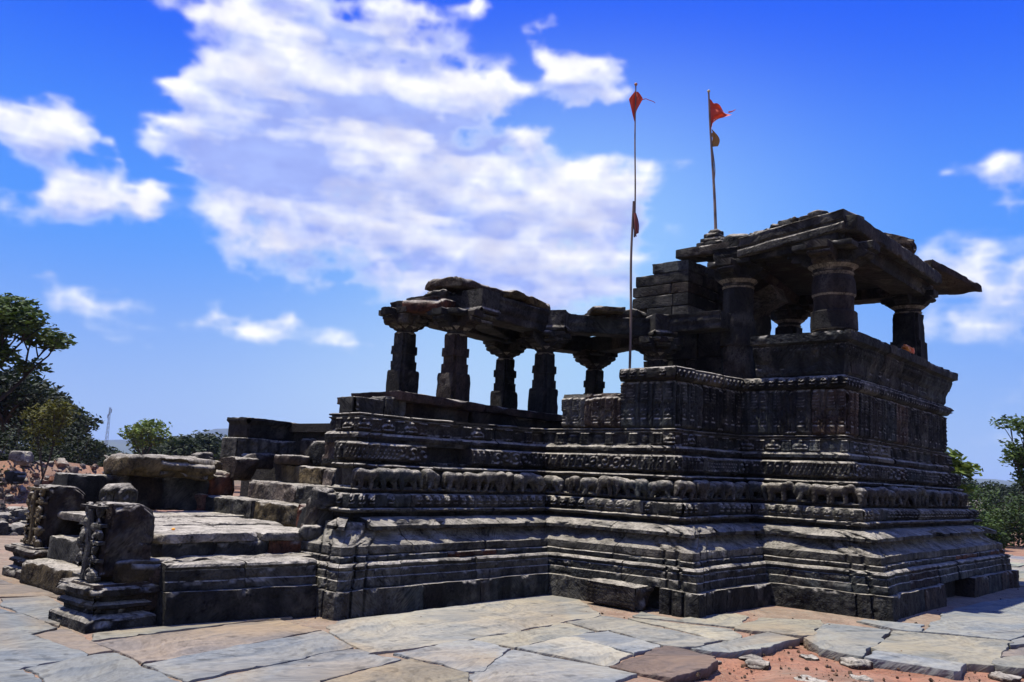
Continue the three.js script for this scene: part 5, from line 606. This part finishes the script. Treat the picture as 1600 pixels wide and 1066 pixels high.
// ------------------------------------------------------------------ rubble, loose stones, mast
{
  const r = rng(909);
  const heap = (name, label, cx, cz, ang, L, W, H, n, size, tones, seed, flat) => {
    const t = thing(name, label, 'rubble heap', [cx, -0.12, cz], ang), kinds = [0, 1, 2, 3, 4, 5].map((k) => hewn(1, flat ? 0.34 : 0.62, 0.72, { seed: seed + k, res: 0.14, amp: 0.12, bevel: 0.06, cuts: 9, cut: 0.6, freq: 2.2, base: tones[k % tones.length], dustAndSun: 1 })), small = [];
    const core = new GB(); core.grid(24, 8, (u, v) => { const x = (u - 0.5) * L * 1.05, z = (v - 0.5) * W * 1.3, y = H * 0.75 * Math.max(0, 1 - Math.abs(v - 0.5) * 2.1) * sm(0, 0.12, u) * sm(1, 0.88, u) - 0.05; return [x, y + 0.12 * fbm(x * 1.2, 3, z * 1.2, 3), z, x * 0.5, z * 0.5]; }); mesh('earth', plain(core.raw(), (x, y, z) => { const q = 0.5 + 0.5 * fbm(x, y, z, 3); return [lerp(0.25, 0.2, q), lerp(0.125, 0.125, q), lerp(0.07, 0.09, q)]; }), M.soil, t);
    for (let i = 0; i < n; i++) { const x = (r() - 0.5) * L, z = (r() - 0.5) * W, y = H * 0.75 * Math.max(0, 1 - Math.abs(z / (W * 1.3)) * 2.1) * (flat ? 0.6 + 0.4 * r() : 1) + 0.02, s = size * (0.35 + r() * r() * 1.3), k = Math.floor(r() * 6); mesh('stone', kinds[k], M.rock, t, [x, y, z], [(r() - 0.5) * (flat ? 0.25 : 0.8), flat ? (r() - 0.5) * 0.9 : r() * 6.3, (r() - 0.5) * (flat ? 0.25 : 0.8)]).scale.setScalar(s); }
    const fill = new THREE.InstancedMesh(kinds[0], M.rock, 1500), o = new THREE.Object3D(), cc = new THREE.Color(); for (let i = 0; i < 1500; i++) { const x = (r() - 0.5) * L, z = (r() - 0.5) * W * 1.25, s = 0.05 + Math.pow(r(), 3) * 0.16; o.position.set(x, H * 0.75 * Math.max(0, 1 - Math.abs(z / (W * 1.3)) * 2.1) * sm(0, 0.12, x / L + 0.5) * sm(1, 0.88, x / L + 0.5) + 0.01, z); o.rotation.set(r() * 6, r() * 6, r() * 6); o.scale.setScalar(s); o.updateMatrix(); fill.setMatrixAt(i, o.matrix); const f = 0.6 + r() * 0.9; fill.setColorAt(i, cc.setRGB(f * (1 + 0.15 * r()), f, f * (1 - 0.12 * r()))); } fill.name = 'small_stones'; fill.userData.kind = 'stuff'; shadow(fill); t.add(fill);
    return t;
  };
  const PALE = [[0.24, 0.19, 0.16], [0.26, 0.12, 0.07], [0.28, 0.26, 0.24], [0.26, 0.14, 0.09], [0.2, 0.17, 0.15], [0.28, 0.22, 0.18]], DK = [[0.06, 0.06, 0.06], [0.09, 0.09, 0.09], [0.045, 0.045, 0.047]];
  const p = (az, d) => polar(az, d);
  let [x, z] = p(19.8, 30); heap('rubble_heap', 'long bank of pale and red rubble before the dark trees', x, z, -0.33, 8.5, 2.8, 2.0, 295, 0.3, PALE, 910);
  [x, z] = p(18.2, 23); heap('rubble_heap', 'low heap of dark flat slabs in front of the red rubble bank', x, z, -0.33, 4.6, 3.4, 0.8, 150, 0.75, DK, 930, true);
  const loose = (label, pos, size, base, seed, turn = 0) => tag(mesh('loose_stone', hewn(...size, { seed, base, res: Math.max(0.02, size[0] / 14), cuts: 9, cut: 0.62, amp: size[0] * 0.12, bevel: size[1] * 0.25, freq: 1.2 / size[0] }), M.rock, scene, pos, [0, turn, 0]), label, 'stone');
  [x, z] = p(20.1, 25.5); loose('black boulder lying on the red rubble bank', [x, 1.05, z], [0.5, 0.3, 0.4], [0.03, 0.028, 0.024], 951, 0.4);
  [x, z] = p(20.3, 29); loose('large tilted grey block on top of the red rubble bank', [x, 1.55, z], [0.65, 0.4, 0.5], [0.2, 0.18, 0.16], 952, 0.9);
  [x, z] = p(18.0, 31); tag(mesh('stone_beam', hewn(2.2, 0.16, 0.4, { seed: 953, base: [0.36, 0.33, 0.3], res: 0.1, amp: 0.03 }), M.rock, scene, [x, 1.65, z], [0, -0.33, 0]), 'long pale stone beam lying along the top of the rubble bank', 'stone beam');
  // edge of the paving near the camera: broken bedding stones and earth
  for (const [i, [px, pz, s, l]] of [[7.98, -4.25, 0.2, 'small brown chunk wedged beside the brown flagstone corner'], [9.18, -3.3, 0.3, 'brown bedding stone under the broken paving edge'], [9.5, -2.5, 0.2, 'rough block below the pale ledge slab'], [8.45, -4.05, 0.24, 'broken earthy stone at the edge of the bare soil'], [9.1, -3.72, 0.2, 'angular stone in the gap of the paving edge'], [8.3, -3.9, 0.26, 'dark split stone beside the bare red soil'], [9.75, -2.1, 0.3, 'tilted stone under the last flagstone edge'], [8.5, -3.0, 0.2, 'flat grey stone lying out on the red soil'], [8.1, -3.3, 0.34, 'broad flat stone sunk in the red soil']].entries()) loose(l, [px, i > 6 ? -0.1 : -0.09, pz], [s, i > 6 ? 0.07 : s * 0.36, s * 0.8], i > 6 ? [0.3, 0.25, 0.2] : BROWN.map((c) => c * (1.2 + 0.5 * hash(i))), 960 + i, i);
  // gravel and crumbs along the joints
  const gv = new THREE.InstancedMesh(hewn(1, 0.7, 0.8, { seed: 977, res: 0.4, amp: 0.2, bevel: 0.2, base: [0.3, 0.19, 0.12], dustAndSun: 0.5 }), M.rock, 1500), d = new THREE.Object3D(); const g2 = rng(12); for (let i = 0; i < 1500; i++) { const near_ = i < 950; const X = near_ ? 7.2 + g2() * 3.4 : 3.5 + g2() * 16, Z = near_ ? -4.1 + g2() * 2.6 : -9 + g2() * 7, s = 0.006 + Math.pow(g2(), 5) * 0.04; d.position.set(X, near_ ? -0.07 : -0.02, Z); d.rotation.set(g2() * 6, g2() * 6, g2() * 6); d.scale.setScalar(s); d.updateMatrix(); gv.setMatrixAt(i, d.matrix); { const f = 0.5 + g2() * 1.3; gv.setColorAt(i, new THREE.Color(f * 1.05, f, f * 0.95)); } } gv.name = 'gravel'; gv.userData.kind = 'stuff'; gv.userData.label = 'small crumbs of stone scattered over soil and paving'; gv.userData.category = 'gravel'; shadow(gv); scene.add(gv);
  // far mast
  const m = thing('lattice_mast', 'thin grey lattice mast standing far off above the trees', 'mast', [polar(24.55, 420)[0], 0, polar(24.55, 420)[1]]);
  const legs = [], br = [], Hm = 24; for (let k = 0; k < 3; k++) { const a = k / 3 * TP; legs.push(tube([[Math.cos(a) * 1.0, 0, Math.sin(a) * 1.0], [Math.cos(a) * 0.6, Hm * 0.5, Math.sin(a) * 0.6], [Math.cos(a) * 0.35, Hm, Math.sin(a) * 0.35]], 0.1, 0.08, 4, 5)); for (let j = 0; j < 12; j++) { const y0 = j / 12 * Hm, y1 = (j + 1) / 12 * Hm, r0 = lerp(1, 0.35, j / 12), r1 = lerp(1, 0.35, (j + 1) / 12), b = a + TP / 3; br.push(tube([[Math.cos(a) * r0, y0, Math.sin(a) * r0], [(Math.cos(a) * r0 + Math.cos(b) * r1) / 2, (y0 + y1) / 2, (Math.sin(a) * r0 + Math.sin(b) * r1) / 2], [Math.cos(b) * r1, y1, Math.sin(b) * r1]], 0.05, 0.05, 2, 4)); } }
  mesh('mast_leg', mergeGeometries(legs), M.steel, m); mesh('bracing', mergeGeometries(br), M.steel, m); for (let k = 0; k < 3; k++) mesh('antenna', new THREE.BoxGeometry(0.3, 1.6, 0.2), M.steel, m, [Math.cos(k * 2.1) * 0.7, Hm - 1.5 - k * 1.2, Math.sin(k * 2.1) * 0.7]);
}
renderer.render(scene, camera);
